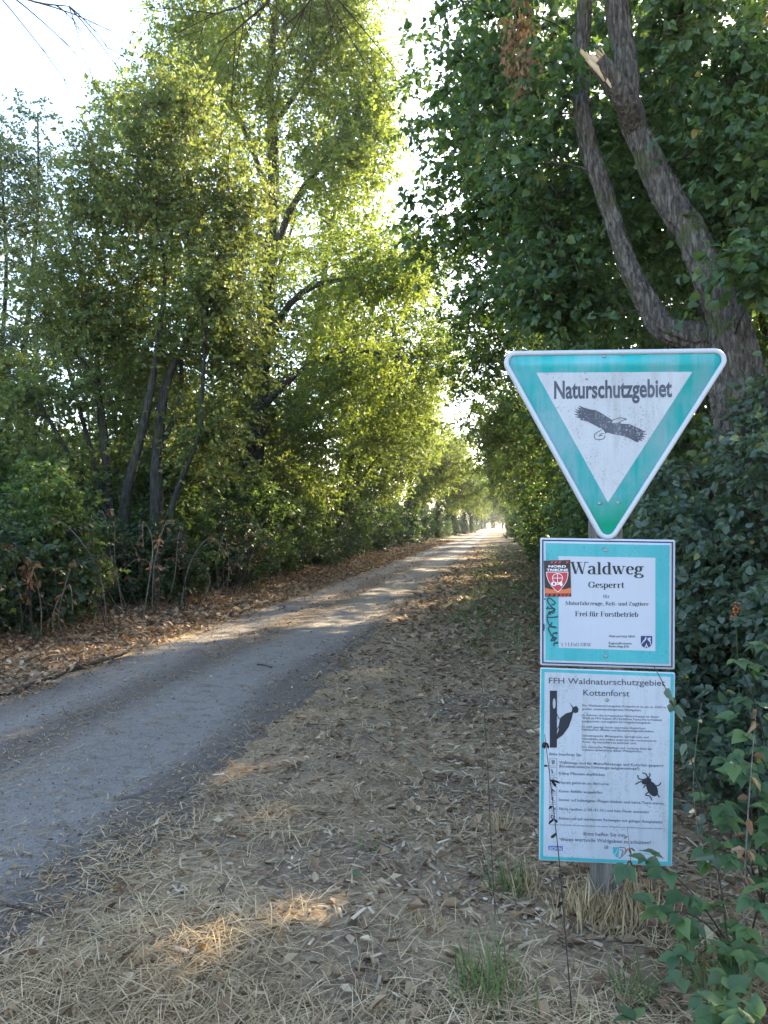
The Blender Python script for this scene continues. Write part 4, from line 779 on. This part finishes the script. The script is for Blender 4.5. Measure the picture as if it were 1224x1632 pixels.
flat('woodpecker', [[cropl([(170, 238), (224, 238), (224, 665), (170, 665)], 840, 1050, 4.708), cropl([(203 + 11 * math.cos(a), 335 + 40 * math.sin(a)) for a in np.linspace(0, 2 * math.pi, 14, endpoint=False)], 840, 1050, 4.708)],
                    cropl([(318, 325), (346, 362), (370, 352), (386, 375), (383, 400), (362, 407), (346, 402), (336, 445), (312, 512), (270, 570), (230, 600), (212, 610), (224, 565), (236, 535), (238, 490), (250, 440), (292, 408), (334, 396), (340, 370)], 840, 1050, 4.708)], w, P_BLACK, ip)
ink('woodpecker_leg', [[(218, 400), (238, 445), (250, 450)], [(212, 610), (222, 540), (240, 500)]], 840, 1050, 4.708, .0016, w + .0006, P_BLACK, ip)
def blob(cx, cy, rx, ry, rot): a = np.linspace(0, 2 * math.pi, 20, endpoint=False); c, s = math.cos(rot), math.sin(rot); return [(cx + rx * math.cos(q) * c - ry * math.sin(q) * s, cy + rx * math.cos(q) * s + ry * math.sin(q) * c) for q in a]
flat('stag_beetle', [cropl(blob(938, 315, 38, 62, -.5), 840, 1190, 4.708), cropl(blob(895, 258, 38, 24, -.35), 840, 1190, 4.708)], w, P_BLACK, ip)
ink('beetle_leg', [[(880, 245), (840, 240), (828, 212)], [(905, 240), (892, 205), (865, 195)], [(870, 255), (835, 268), (810, 282)], [(905, 235), (922, 212), (915, 198)], [(930, 290), (985, 290), (1002, 268)], [(905, 300), (885, 290), (872, 310)], [(915, 335), (888, 360), (920, 370), (935, 402)], [(960, 310), (972, 345), (992, 380)]], 840, 1190, 4.708, .0022, w + .0006, P_BLACK, ip)
for y_ in (88, 155, 228, 295, 362, 430, 498):
    bx_ = cropl([(168, y_), (224, y_), (224, y_ + 58), (168, y_ + 58)], 840, 1190, 4.708); flat('pictogram_frame', [[bx_, inset(bx_, .0012)]], w, P_TXT, ip)
    rr = np.random.default_rng(y_); ink('pictogram', [[(178 + rr.uniform(0, 36), y_ + 10 + rr.uniform(0, 40)) for _ in range(4)] for _ in range(2)], 840, 1190, 4.708, .0011, w + .0006, P_TXT, ip)
flat('town_logo', [cropl([(160, 742), (268, 746), (268, 780), (160, 775)], 840, 1190, 4.708)], w, P_LOGO, ip); sans('BONN', K1(168), K1(260), Y4(773), 5.2, w + .0006, P_INFO, ip, .03)
flat('state_crest', [cropl([(642, 752), (690, 754), (686, 835), (660, 822), (645, 795)], 840, 1190, 4.708)], w, P_TEAL2, ip); ink('state_crest_line', [[(655, 815), (672, 785), (682, 762)]], 840, 1190, 4.708, .0016, w + .0006, P_INFO, ip)
ink('state_crest_horse', [[(690, 756), (735, 760), (732, 800), (690, 838)], [(700, 770), (720, 785), (705, 815)]], 840, 1190, 4.708, .0014, w, P_TXT, ip)
for y_, s_ in ((778, 'Landesbetrieb'), (806, 'Wald und Holz'), (834, 'Nordrhein-Westfalen')): sans(s_, K1(832), K1(832 + 8 * len(s_)), Y4(y_), 3, w, P_TEAL2, ip)
screw(967.5, 1115.5, .007, W0 + .0015, ip); screw(965.8, 1349.5, .007, W0 + .0015, ip)
# ------------------------------------------------------------------ near shrubs beside and behind the signpost
def near_shrub(name, base, specs, n, cr, leaf, seed, leafm, tmpl, label, parts=250, lpt=8, up=.6, droop=.3, cat='shrub', twigs=6, arch=.2):
    rng = np.random.default_rng(seed); b = np.array([base[0], base[1], float(gz(*base))]); LBs = []
    for k in range(12):
        e = specs[k % len(specs)]; q = np.array(e[0]) + rng.normal(0, .4, 3) * np.array(e[1]); s = b + [rng.normal(0, .12), rng.normal(0, .12), -.05]; LBs.append((bez(s, s * .55 + q * .45 + [0, 0, .25], q), np.linspace(.016, .004, 6)))
    g = grow(LBs, specs, n, cr, twigs, lpt, leaf, seed, up=up, droop=droop, shell=.4, arch=arch); g['leaf'][0][:, 2] = np.maximum(g['leaf'][0][:, 2], gz(g['leaf'][0][:, 0], g['leaf'][0][:, 1]) + .02)
    t = tree(name, b, LBs[:1], g, B_TWIG, leafm, tmpl, label, cat=cat, bark_n=(14, 7), extra_leaf_parts=parts, twig_w=.0035, crown='foliage', trunk='stem'); mb = MB(); tubes(mb, np.array([p for p, r in LBs[1:]]), np.array([r for p, r in LBs[1:]]), 6); obj('stem', mb.mesh('stem', True, b), B_TWIG, t); return t
near_shrub('privet_shrub', (1.65, 4.9), [((1.5, 4.9, 1.1), (.55, .6, .6), 1.2), ((1.75, 4.8, 1.75), (.45, .5, .4), .8), ((1.25, 5.1, .55), (.5, .5, .4), .7), ((1.15, 5.3, 1.3), (.3, .4, .4), .5)], 330, .22, .047, 101, L_SHRUB, LEAF4, 'dusky green privet shrub pressing close beside the notice boards', 280, 11)
near_shrub('dogwood_shrub', (2.3, 6.0), [((2.0, 5.9, 1.3), (.6, .5, .7), 1), ((2.1, 5.9, 2.2), (.5, .4, .4), .7), ((1.5, 6.6, 1.6), (.5, .5, .6), .8), ((1.5, 6.6, .8), (.5, .5, .6), .6)], 280, .25, .056, 102, L_SHRUB, LEAF4, 'tall dogwood shrub climbing against the foot of the lime trunk', 200, 8)
near_shrub('snowberry_shrub', (1.3, 7.7), [((1.2, 7.8, .9), (.55, .8, .8), 1), ((1.5, 7.6, 2.1), (.6, .6, .9), 1), ((.95, 8.6, 1.4), (.4, .5, .7), .6)], 260, .26, .058, 103, L_DARK, LEAF4, 'shaded shrub seen between the triangle and the boards behind the signpost', 120, 8)
near_shrub('hazel_shrub', (1.9, 3.9), [((1.5, 3.85, .55), (.35, .4, .35), .9), ((1.55, 4.0, 1.0), (.28, .35, .3), .7), ((1.25, 3.95, .3), (.4, .4, .24), .9), ((1.15, 4.6, .4), (.4, .5, .35), .7)], 230, .19, .05, 104, L_SHRUB, LEAF4, 'low grey-green shrub at the right-hand edge of the information board', 200, 8)
BLF = (np.array([[0, 0, 0], [-.26, .16, .05], [-.38, .40, .07], [-.24, .72, .04], [0, 1.12, -.14], [.24, .72, .04], [.38, .40, .07], [.26, .16, .05], [0, .38, 0], [0, .74, -.03]]),
       {4: [[0, 8, 2, 1], [8, 9, 3, 2], [0, 7, 6, 8], [8, 6, 5, 9]], 3: [[9, 4, 3], [9, 5, 4]]})
# brambles: every leaflet a part
def bramble(base, tips, seed, label, leaf=.07):
    rng = np.random.default_rng(seed); b = np.array([base[0], base[1], float(gz(*base))]); e = empty('bramble', b, label=label, cat='bramble', group='brambles by the signpost')
    var = [MB().add(BLF[0], BLF[1], q).mesh('leaflet') for q in (.1, .35, .6, .85)]
    for m_ in var: m_.materials.append(L_BRAM)
    for tp_ in tips:
        q = np.array(tp_, float); L = np.linalg.norm(q - b); c = (b + q) / 2 + [0, 0, .35 * L]; p = bez(b, c, q, 12); mb = MB(); tubes(mb, p[None], np.linspace(.004, .0015, 12)[None], 6); obj('cane', mb.mesh('cane', True, b), B_TWIG, e)
        for k in range(2, 12):
            d0 = nrm(np.array([rng.normal(0, 1), rng.normal(-.4, .7), rng.normal(.25, .3)])); pet = p[k] + d0 * .05
            pet[2] = max(pet[2], float(gz(pet[0], pet[1])) + .03)
            for s_, an in ((1.0, 0), (.85, 1.15), (.85, -1.15)):
                d = np.array([d0[0] * math.cos(an) - d0[1] * math.sin(an), d0[0] * math.sin(an) + d0[1] * math.cos(an), d0[2] - .35]); n_ = np.array([0, -.25, 1.0]) + rng.normal(0, .22, 3)
                o = bpy.data.objects.new('leaflet', var[rng.integers(4)]); COL.objects.link(o); o.parent = e
                o.matrix_local = Matrix.Translation(Vector((pet - b).tolist())) @ Matrix(frames(d[None], n_[None])[0].tolist()).to_4x4() @ Matrix.Scale(float(leaf * s_ * rng.uniform(.75, 1.2)), 4)
bramble((.80, 2.75), [(.58, 2.5, .16), (.44, 2.75, .36), (.66, 2.35, .20), (.78, 2.4, .42), (.52, 2.62, .24)], 1, 'bramble with pale green trefoil leaves at the foot of the information board', .066)
bramble((1.0, 3.2), [(.72, 2.9, .5), (.80, 2.85, .68), (.95, 2.8, .5), (.86, 2.9, .85), (.70, 2.8, .36)], 2, 'bramble arching up beside the lower corner of the information board', .064)
bramble((.66, 2.05), [(.45, 2.05, .10), (.52, 2.2, .26), (.36, 2.2, .10), (.62, 1.95, .3), (.60, 2.2, .2)], 3, 'low bramble sprawling over the litter in front of the post', .062)
bramble((1.2, 3.5), [(.92, 3.3, .95), (1.05, 3.2, 1.1), (1.1, 3.2, .8), (.95, 3.15, .62)], 4, 'taller bramble mixed into the privet beside the boards', .065)
# nettle bending over the board's edge
def stalk(name, pts, r0, label, cat, leafm, leaves, seed, size, group=None, mat=None, tmpl=DRY):
    rng = np.random.default_rng(seed); p = resample(np.array(pts, float), 22); b = np.array([p[0][0], p[0][1], float(gz(p[0][0], p[0][1]))]); p[0][2] = b[2] - .02
    e = empty(name, b, label=label, cat=cat, group=group); mb = MB(); tubes(mb, p[None], np.linspace(r0, r0 * .35, 22)[None], 6); obj('stem', mb.mesh('stem', True, b), mat or B_TWIG, e)
    me = [MB().add(tmpl[0], tmpl[1], q).mesh('leaf') for q in (.15, .5, .85)]
    for m_ in me: m_.materials.append(leafm)
    for k in range(leaves):
        i = int(rng.uniform(5, 21.9)); d = np.array([rng.normal(0, 1), rng.normal(0, .6), rng.uniform(-1.4, -.1)])
        o = bpy.data.objects.new('leaf', me[rng.integers(3)]); COL.objects.link(o); o.parent = e
        o.matrix_local = Matrix.Translation(Vector((p[i] - b).tolist())) @ Matrix(frames(d[None], rng.normal(size=(1, 3)) + [0, -.5, .8])[0].tolist()).to_4x4() @ Matrix.Diagonal(Vector((size * .8, size * rng.uniform(.7, 1.3), size, 1)))
    return e
def pp(pts, Y): return [atY(x, y, Y) for x, y in pts]
LN = (LEAF6[0] * [.75, 1, 1], LEAF6[1])
stalk('nettle', pp([(1165, 1560), (1150, 1420), (1122, 1290), (1090, 1170), (1062, 1100), (1042, 1062)], 2.75), .0032, 'green nettle stem bending across the upper corner of the information board', 'nettle', L_SHRUB, 9, 3, .06, tmpl=LN)
stalk('dry_stalk', pp([(912, 1622), (902, 1500), (892, 1380), (880, 1270), (868, 1170)], 2.4), .0026, 'thin dark withered stalk rising along the left edge of the information board', 'weed stalk', leaf_mat('black_leaf', [(0, (.015, .012, .012)), (1, (.05, .04, .035))], (.05, .04, .03), .05, .9, .1), 16, 4, .026)
stalk('dry_stalk', pp([(790, 1470), (783, 1350), (776, 1200), (766, 1080), (742, 1030)], 2.95), .0022, 'tall bare reddish stalk standing in the straw before the signpost', 'weed stalk', L_DRY, 4, 5, .02)
stalk('dry_stalk', pp([(800, 1480), (775, 1380), (745, 1240)], 2.95), .0018, 'short forked reddish stalk in the straw next to the tall bare stalk', 'weed stalk', L_DRY, 3, 6, .02)
stalk('dry_stalk', pp([(1010, 1440), (1006, 1380), (1000, 1320)], 2.9), .0016, 'withered flower stalk standing before the lower edge of the information board', 'weed stalk', L_DRY, 8, 7, .022)
stalk('dry_stalk', pp([(1180, 1632), (1185, 1480), (1190, 1330), (1205, 1130)], 2.6), .004, 'thick pale withered stalk with curled leaves among the brambles', 'weed stalk', L_DRY, 26, 8, .05, mat=B_DEAD)
stalk('dry_stalk', pp([(1115, 1560), (1120, 1400), (1105, 1250), (1118, 1120)], 2.9), .0022, 'thin straw-coloured stalk among the brambles by the boards', 'weed stalk', L_STRAW, 6, 9, .03, mat=B_DEAD)
# grass tufts
def tuft(base, n, h, seed, label, leafm=None, w=.006):
    rng = np.random.default_rng(seed); b = np.array([base[0], base[1], float(gz(*base))]); pos = b + np.c_[rng.normal(0, .02 + .0003 * n, n), rng.normal(0, .02 + .0003 * n, n), np.full(n, -.01)]
    d = np.c_[rng.normal(0, .3, n), rng.normal(0, .3, n), np.ones(n)]; nn = np.c_[rng.normal(0, 1, n), rng.normal(0, 1, n), np.zeros(n)]; L = h * rng.uniform(.4, 1.1, n)
    mb = MB(); scatter(mb, BLADE[0] * [1, 1, 3], BLADE[1], pos, frames(d, nn), np.c_[np.full(n, w), L, L], rng.beta(2, 2, n)); obj('grass_tuft', mb.mesh('grass_tuft', False, b), leafm or L_GRASS, loc=tuple(b), label=label, cat='grass', group='grass tufts on the verge', kind='stuff')
for k, (px, py, n, h, l) in enumerate(((775, 1590, 90, .22, 'upright green grass tuft beside the fallen twig in the straw'), (812, 1420, 60, .17, 'green grass tuft near the reddish stalks before the signpost'), (790, 1330, 26, .15, 'dry upright grass tuft in the chips left of the information board'), (585, 1350, 20, .08, 'small dark grass tuft in the straw near the path edge'), (1010, 1600, 40, .16, 'thin grass tuft under the brambles at the post foot'), (1150, 1600, 60, .25, 'long drooping grass tuft beneath the thick pale stalk'), (925, 1462, 130, .17, 'dry pale grass clump on the path side of the post foot'), (965, 1470, 130, .15, 'short dry grass clump in front of the post foot'), (1010, 1458, 130, .17, 'dry grass clump on the shrub side of the post foot'), (840, 1420, 60, .12, 'dry bent grass clump between the reddish stalk and the post'), (690, 1480, 40, .07, 'thin dry grass clump in the open straw of the verge'))):
    q = onground(px, py); tuft((q[0], q[1]), n, h, 200 + k, l, L_STRAW if 'dry' in l else None)

# ------------------------------------------------------------------ ground litter
rng = np.random.default_rng(77)
def ysample(n, y0, y1, p=1.0):
    u = rng.random(n)
    if p == 1: return y0 * (y1 / y0) ** u
    return (y0 ** (1 - p) + u * (y1 ** (1 - p) - y0 ** (1 - p))) ** (1 / (1 - p))
def lay(name, tmpl, n, xf, y0, y1, p, size, mat, lift, tilt, tone, keep=None, label=None, aspect=None, cat=None):
    y = ysample(n, y0, y1, p); x = xf(y, n)
    if keep is not None: k = rng.random(n) < keep(x, y); x, y = x[k], y[k]
    m_ = len(x); a = rng.uniform(0, 2 * math.pi, m_); d = np.c_[np.cos(a), np.sin(a), rng.normal(0, tilt, m_)]; nn = np.c_[rng.normal(0, tilt, (m_, 2)), np.ones(m_)]
    s = size(m_); s = s if s.ndim == 2 else np.repeat(s[:, None], 3, 1)
    s = s * (np.clip(y / 6.0, 1, 2.2)[:, None] if name != 'gravel' else 1)
    pos = np.c_[x, y, topz(x, y) + lift * rng.random(m_) ** 1.5 + .003]
    mb = MB(); scatter(mb, tmpl[0], tmpl[1], pos, frames(d, nn), s, np.clip(tone(x, y, m_), 0, 1)); return obj(name, mb.mesh(name), mat, kind='stuff', label=label, cat=cat)
uni = lambda a, b: (lambda y, n: rng.uniform(a, b, n))
chipzone = lambda x, y: smooth(-.9, -.2, x + .25 * wob(x, y, 2.1, 3)) * smooth(2.7, 3.4, y + .3 * wob(x, y, 1.7, 1)) * (1 - smooth(6.5, 9, y))
patch = lambda x, y: .5 + .5 * wob(x, y, 1.6, .4)
edgeR = lambda x, y: smooth(-.32, .5, x - PR + .16 * wob(x, y, 2.2, 1))
lay('dry_grass', BLADE, 120000, uni(-2.0, 1.6), 1.0, 11, 1.6, lambda m: np.c_[rng.uniform(.0018, .0042, m), rng.uniform(.05, .2, m), rng.uniform(.05, .25, m)], L_STRAW, .03, .16, lambda x, y, m: rng.beta(2.2, 2, m) + .10 * wob(x, y, 1.3), lambda x, y: edgeR(x, y) * (.18 + .82 * smooth(.3, .65, patch(x, y) + .18 * wob(x, y, 4.3, 2))) * (1 - .55 * smooth(5, 9, y)) * (1 - .6 * chipzone(x, y)) * (1 - .35 * smooth(.2, .7, x)), 'matted pale dry grass covering the verge', cat='dry grass')
lay('wood_chips', CHIP, 22000, uni(-1.9, 1.7), 1.0, 14, 1.5, lambda m: np.c_[rng.uniform(.004, .018, m), rng.uniform(.015, .075, m), rng.uniform(.003, .018, m)], L_CHIP, .02, .2, lambda x, y, m: rng.beta(1.6, 2.2, m), lambda x, y: edgeR(x, y) * (.12 + .3 * smooth(.45, .8, .5 + .5 * wob(x, y, 1.1, 2.4)) + .7 * chipzone(x, y)), 'pale wood chips strewn over the verge', cat='wood chips')
lay('leaf_litter', DRY2, 34000, uni(-1.9, 2.4), 1.0, 45, 1.25, lambda m: .018 + .06 * rng.random(m) ** 1.6, L_LITT, .025, .35, lambda x, y, m: rng.beta(2, 2.4, m), lambda x, y: edgeR(x, y) * np.clip(.3 + .6 * smooth(3, 7, y) + .4 * smooth(.1, .6, x) + .3 * chipzone(x, y), 0, 1), 'dead leaves scattered on the verge by the signpost', cat='dead leaves')
lay('leaf_litter', DRY2, 32000, lambda y, n: rng.uniform(-7.2, -4.0, n), 5.0, 70, 1.25, lambda m: rng.uniform(.03, .07, m), L_LITT, .03, .4, lambda x, y, m: rng.beta(2.2, 2.0, m), lambda x, y: smooth(0, .45, PL - x + .25 + .15 * wob(x, y, 2)), 'brown fallen leaves banked along the path edge under the trees', cat='dead leaves')
lay('path_debris', BLADE, 19000, uni(-4.3, -1.5), 1.6, 30, 1.3, lambda m: np.c_[rng.uniform(.003, .007, m), rng.uniform(.02, .10, m), rng.uniform(.02, .1, m)], L_STRAW, .006, .06, lambda x, y, m: rng.beta(2, 2, m) * .8, lambda x, y: .3 + .7 * smooth(.15, .6, wob(x * 2, y * .5, 1.2, .9) * .6 + .5 * np.exp(-((x + 3.1) / .3) ** 2) + .6 * smooth(-2.1, -1.7, x)), 'straw and bark shreds scattered over the gravel path', cat='debris')
lay('path_leaves', DRY2, 12000, uni(-4.4, -1.5), 1.8, 60, 1.3, lambda m: rng.uniform(.012, .035, m), L_LITT, .004, .3, lambda x, y, m: rng.beta(2, 2, m), lambda x, y: .1 + .9 * smooth(.25, .95, np.abs(x + 2.9) / 1.3 + .25 * wob(x, y, 2) + .5 * np.exp(-((x + 3.15) / .25) ** 2)), 'small brown leaf fragments on the gravel path', cat='dead leaves')
lay('gravel', STONE, 6500, uni(-4.3, -1.45), 1.6, 16, 1.6, lambda m: rng.uniform(.004, .018, m) * rng.uniform(.35, 1, m), None, .002, .3, lambda x, y, m: rng.random(m), None, 'loose grey gravel stones on the path', cat='gravel')
m, t, bs, _ = material('gravel_stone'); at = N(t, 'ShaderNodeAttribute', attribute_name='tone'); t.links.new(ramp(t, at.outputs['Fac'], [(0, (.07, .07, .075)), (.6, (.17, .165, .17)), (1, (.32, .31, .30))]), bs.inputs['Base Color']); bs.inputs['Roughness'].default_value = .9
bpy.data.objects['gravel'].data.materials.append(m)
lay('verge_grass', BLADE, 20000, uni(-1.5, 2.2), 8.0, 60, 1.2, lambda m: np.c_[rng.uniform(.004, .007, m), rng.uniform(.05, .13, m), rng.uniform(.1, .2, m)], L_GRASS, .01, .9, lambda x, y, m: rng.beta(2, 2, m), lambda x, y: smooth(.0, .7, wob(x, y, .8, 1.9) + .55 * smooth(9, 12, y)) * smooth(-1.3, -.3, x), 'patches of short green grass on the verge beyond the sign', cat='grass')

# fallen sticks and bark pieces, one by one
def stick(name, pxs, r, label, mat, cat='stick', seed=0, flat_=1.0, group=None):
    rng = np.random.default_rng(seed); p = np.array([onground(*q) for q in pxs]); n = 14; p = resample(p, n); p[:, :2] += rng.normal(0, r * .25, (n, 2)); p[:, 2] = topz(p[:, 0], p[:, 1]) + r * .8 * flat_ + .006
    b = p[0].copy(); mb = MB(); rad = r * (1 - .5 * np.linspace(0, 1, n)) * rng.uniform(.85, 1.15, n); rad[0] *= .6; rad[-1] *= .3
    tubes(mb, p[None], rad[None], 8); me = mb.mesh(name, True, b); o = obj(name, me, mat, loc=tuple(b), label=label, cat=cat, group=group)
    if flat_ != 1: 
        v = np.array([q.co[:] for q in me.vertices]); c = np.repeat(p - b, 8, 0); v[:, 2] = c[:, 2] + (v[:, 2] - c[:, 2]) * flat_; me.vertices.foreach_set('co', v.astype(np.float32).ravel())
    return o
stick('fallen_branch', [(105, 1073), (150, 1064), (205, 1048)], .028, 'fallen branch lying in the leaves on the path edge under the willow', B_TWIG, 'branch', 1)
stick('fallen_branch', [(0, 1112), (60, 1094), (110, 1074)], .022, 'thinner fallen branch end-on to the one under the willow', B_TWIG, 'branch', 2)
stick('fallen_twig', [(662, 1598), (700, 1616), (745, 1628), (800, 1618)], .007, 'brown fallen twig lying below the green grass tuft', B_TWIG, 'twig', 3)
stick('bark_shred', [(122, 1475), (145, 1493), (172, 1510)], .009, 'pale curved bark strip at the gravel edge', B_DEAD, 'bark', 4, .4)
stick('bark_shred', [(258, 1512), (285, 1507), (320, 1515)], .020, 'broad grey bark slab lying in the straw', B_DEAD, 'bark', 5, .35)
stick('bark_shred', [(345, 1487), (375, 1485), (402, 1487)], .009, 'slim white bark splinter in the straw', B_DEAD, 'bark', 6, .4)
stick('bark_shred', [(286, 1412), (288, 1428), (300, 1438)], .009, 'short hooked pale bark curl in the straw', B_DEAD, 'bark', 7, .5)
stick('bark_shred', [(186, 1280), (220, 1270), (250, 1258)], .008, 'flat pale splinter lying in the middle of the gravel', B_DEAD, 'bark', 8, .4)
stick('fallen_twig', [(10, 1458), (45, 1466), (75, 1476)], .006, 'dark twig lying on the bare gravel', B_TWIG, 'twig', 9)
stick('fallen_twig', [(410, 1067), (422, 1068), (434, 1071)], .012, 'short dark twig out on the pale wheel track', B_TWIG, 'twig', 10)
stick('fallen_twig', [(480, 1155), (505, 1154), (525, 1156)], .005, 'thin black twig at the inner edge of the verge', B_TWIG, 'twig', 11)
stick('fallen_twig', [(620, 1126), (650, 1120), (675, 1117)], .008, 'brown twig among the wood chips of the verge', B_TWIG, 'twig', 12)
stick('fallen_branch', [(880, 1315), (900, 1330), (925, 1350)], .007, 'white dead stem leaning in the grass behind the information board', B_DEAD, 'branch', 13)
G_DC = 'dead canes along the thicket edge'
rng = np.random.default_rng(91)
for k in range(60):
    y = rng.uniform(8.0, 20); x = -5.55 + rng.uniform(-.45, .25); L = rng.uniform(.7, 1.7); a = rng.uniform(0, 6.28); r_ = rng.uniform(.1, .7)
    z0 = float(gz(x, y)); p0 = np.array([x, y, z0 - .02]); p2 = p0 + [math.cos(a) * r_, math.sin(a) * r_, L]; p1 = (p0 + p2) / 2 + rng.normal(0, .12, 3); p3 = p2 + [math.cos(a) * r_ * .6, math.sin(a) * r_ * .6, -rng.uniform(-.1, .4)]
    where = 'beside the fallen branches' if y < 10.5 else 'below the multi-stemmed willow' if y < 15 else 'between the willow and the big poplar'
    stalk('dead_cane', [p0, p1, p2, p3], rng.uniform(.006, .011), ('bent ' if r_ > .4 else 'upright ') + ('tall ' if L > 1.2 else 'short ') + ('pale' if k % 2 else 'brown') + ' withered cane with curled leaves ' + where, 'dead cane', L_DRY, int(rng.integers(6, 16)), 300 + k, .09, G_DC, B_DEAD if k % 2 else B_TWIG)
# single leaves that stand out on the straw
for k, (px, py, sz, tmp, mt, q, l) in enumerate(((593, 1508, .05, DRY, L_STRAW, .95, 'pale yellow fallen leaf in the straw beside a dark hollow'), (560, 1402, .045, LEAF6, L_BRAM, .5, 'single fresh green leaf lying on the straw'), (641, 1140, .05, LEAF6, L_BRAM, .6, 'green fallen leaf among the wood chips'), (771, 1176, .05, LEAF6, L_BRAM, .3, 'dark green leaf by the base of the tall bare stalk'),
        (702, 1452, .08, DRY, L_DRY, .75, 'large curled brown leaf standing up in the litter'), (765, 1415, .07, DRY, L_DRY, .9, 'grey-brown curled leaf hanging at the grass tuft'), (668, 1296, .05, DRY, L_STRAW, .8, 'bleached curled leaf among orange chips'), (500, 1415, .06, DRY, L_LITT, .9, 'flat bleached leaf on the matted straw'), (452, 1460, .06, DRY, L_LITT, .6, 'brown flat leaf on the matted straw'))):
    q_ = onground(px, py); rr = np.random.default_rng(500 + k); mb = MB(); a = rr.uniform(0, 6.28)
    scatter(mb, tmp[0], tmp[1], np.zeros((1, 3)), frames(np.array([[math.cos(a), math.sin(a), .25]]), np.array([[rr.normal(0, .3), -.3, 1.0]])), np.array([sz]), q)
    obj('fallen_leaf', mb.mesh('fallen_leaf'), mt, loc=(q_[0], q_[1], float(topz(q_[0], q_[1])) + .02), label=l, cat='leaf')
bq = atY(1172, 975, 4.2); bz = float(gz(bq[0], bq[1])); be = empty('berry_spike', (bq[0], bq[1], bz), label='short spike of bright orange berries glowing among the privet leaves', cat='berries')
mb = MB(); tubes(mb, np.array([[[0, 0, -.02], [.02, 0, (bq[2] - bz) * .5], [0, 0, bq[2] - bz + .03]]]), np.array([[.005, .004, .003]]), 6); obj('stem', mb.mesh('stem', True), L_GRASS, be)
rr = np.random.default_rng(4); mb = MB(); n_ = 22; a = rr.uniform(0, 6.28, n_); zz = rr.uniform(-.05, .05, n_) + bq[2] - bz
scatter(mb, STONE[0] * [1, 1, 1.1], STONE[1], np.c_[.012 * np.cos(a) + .25 * (zz - bq[2] + bz), .012 * np.sin(a), zz], frames(rr.normal(size=(n_, 3)), rr.normal(size=(n_, 3))), rr.uniform(.011, .016, n_), .5); obj('berry', mb.mesh('berry', True), plain('berry_orange', (.75, .16, .03), .3, .5), be, kind='stuff')
# bare-branched tree beside the path reaching over the frame top
def dead_tree():
    b = np.array([-6.0, 3.2, float(gz(-6.0, 3.2)) - .1]); tr = up_path(b, b + [.6, .8, 10.5], 7, .2, 9); rad = .15 * np.array([1.3, 1, .85, .7, .5, .3, .1]); e = empty('bare_tree', b, label='bare-twigged tree beside the path whose leafless boughs hang over it', cat='tree')
    mb = MB(); bark_tube(mb, tr, rad, 40, 14, .1, 4); obj('trunk', mb.mesh('trunk', True, b), B_DARK, e); rng = np.random.default_rng(12)
    def bough(pts, r, n2):
        mb = MB(); p = resample(np.array(pts), 16); tubes(mb, p[None], np.linspace(r, r * .2, 16)[None], 6); S, R = [], []
        for k in range(n2):
            i = rng.integers(5, 16); d = nrm(p[min(i, 15)] - p[i - 3]) + rng.normal(0, .55, 3) + [0, 0, -.35]; L = rng.uniform(.35, 1.0); q = bez(p[i], p[i] + d * L * .5, p[i] + d * L + [0, 0, -.25 * L]); S.append(q); R.append(np.linspace(.008, .002, 6))
            for _ in range(3): j = rng.integers(2, 6); d2 = nrm(d) + rng.normal(0, .6, 3); L2 = L * .4; S.append(bez(q[j], q[j] + d2 * L2 * .5, q[j] + d2 * L2 + [0, 0, -.1])); R.append(np.linspace(.004, .0012, 6))
        tubes(mb, np.array(S), np.array(R), 4); obj('bough', mb.mesh('bough', True, b), B_TWIG, e)
    bough([tr[4], atY(-60, -60, 6.0), atY(40, -2, 6.6), atY(110, 10, 7.0)], .022, 8)
    bough([tr[5], atY(300, -120, 7.5), atY(400, -10, 8), atY(330, 25, 8.4)], .03, 9); bough([tr[5], atY(420, -130, 7.5), atY(500, -20, 8.2), atY(450, 45, 8.6)], .03, 9); bough([tr[5], atY(350, -160, 7.5), atY(440, -30, 8), atY(385, 40, 8.3), atY(345, 70, 8.4)], .028, 8)
dead_tree()
place(pT, used, [(-5.5, 246, 2.2, 0.), (-2.6, 250, 2.0, 1.), (.2, 247, 2.1, 2.), (3.0, 250, 2.2, 3.)], 'leafy small tree standing across the far end of the path', 'small trees closing the far end of the path')
# ---- faint evening haze under the trees
hz = bpy.data.meshes.new('haze'); bmh = bmesh.new(); bmesh.ops.create_cube(bmh, size=1.0); bmh.to_mesh(hz); bmh.free()
ho = obj('haze', hz, None, kind='stuff', label='thin pale haze in the air along the path', cat='haze'); ho.scale = (3400, 3400, 24); ho.location = (0, 0, 10.6)
m = bpy.data.materials.new('haze_air'); m.use_nodes = True; t = m.node_tree; t.nodes.remove(t.nodes['Principled BSDF'])
pv = t.nodes.new('ShaderNodeVolumePrincipled'); pv.inputs['Color'].default_value = (.92, .94, .96, 1); pv.inputs['Density'].default_value = HAZE; pv.inputs['Anisotropy'].default_value = .5
t.links.new(pv.outputs[0], t.nodes['Material Output'].inputs['Volume']); hz.materials.append(m)
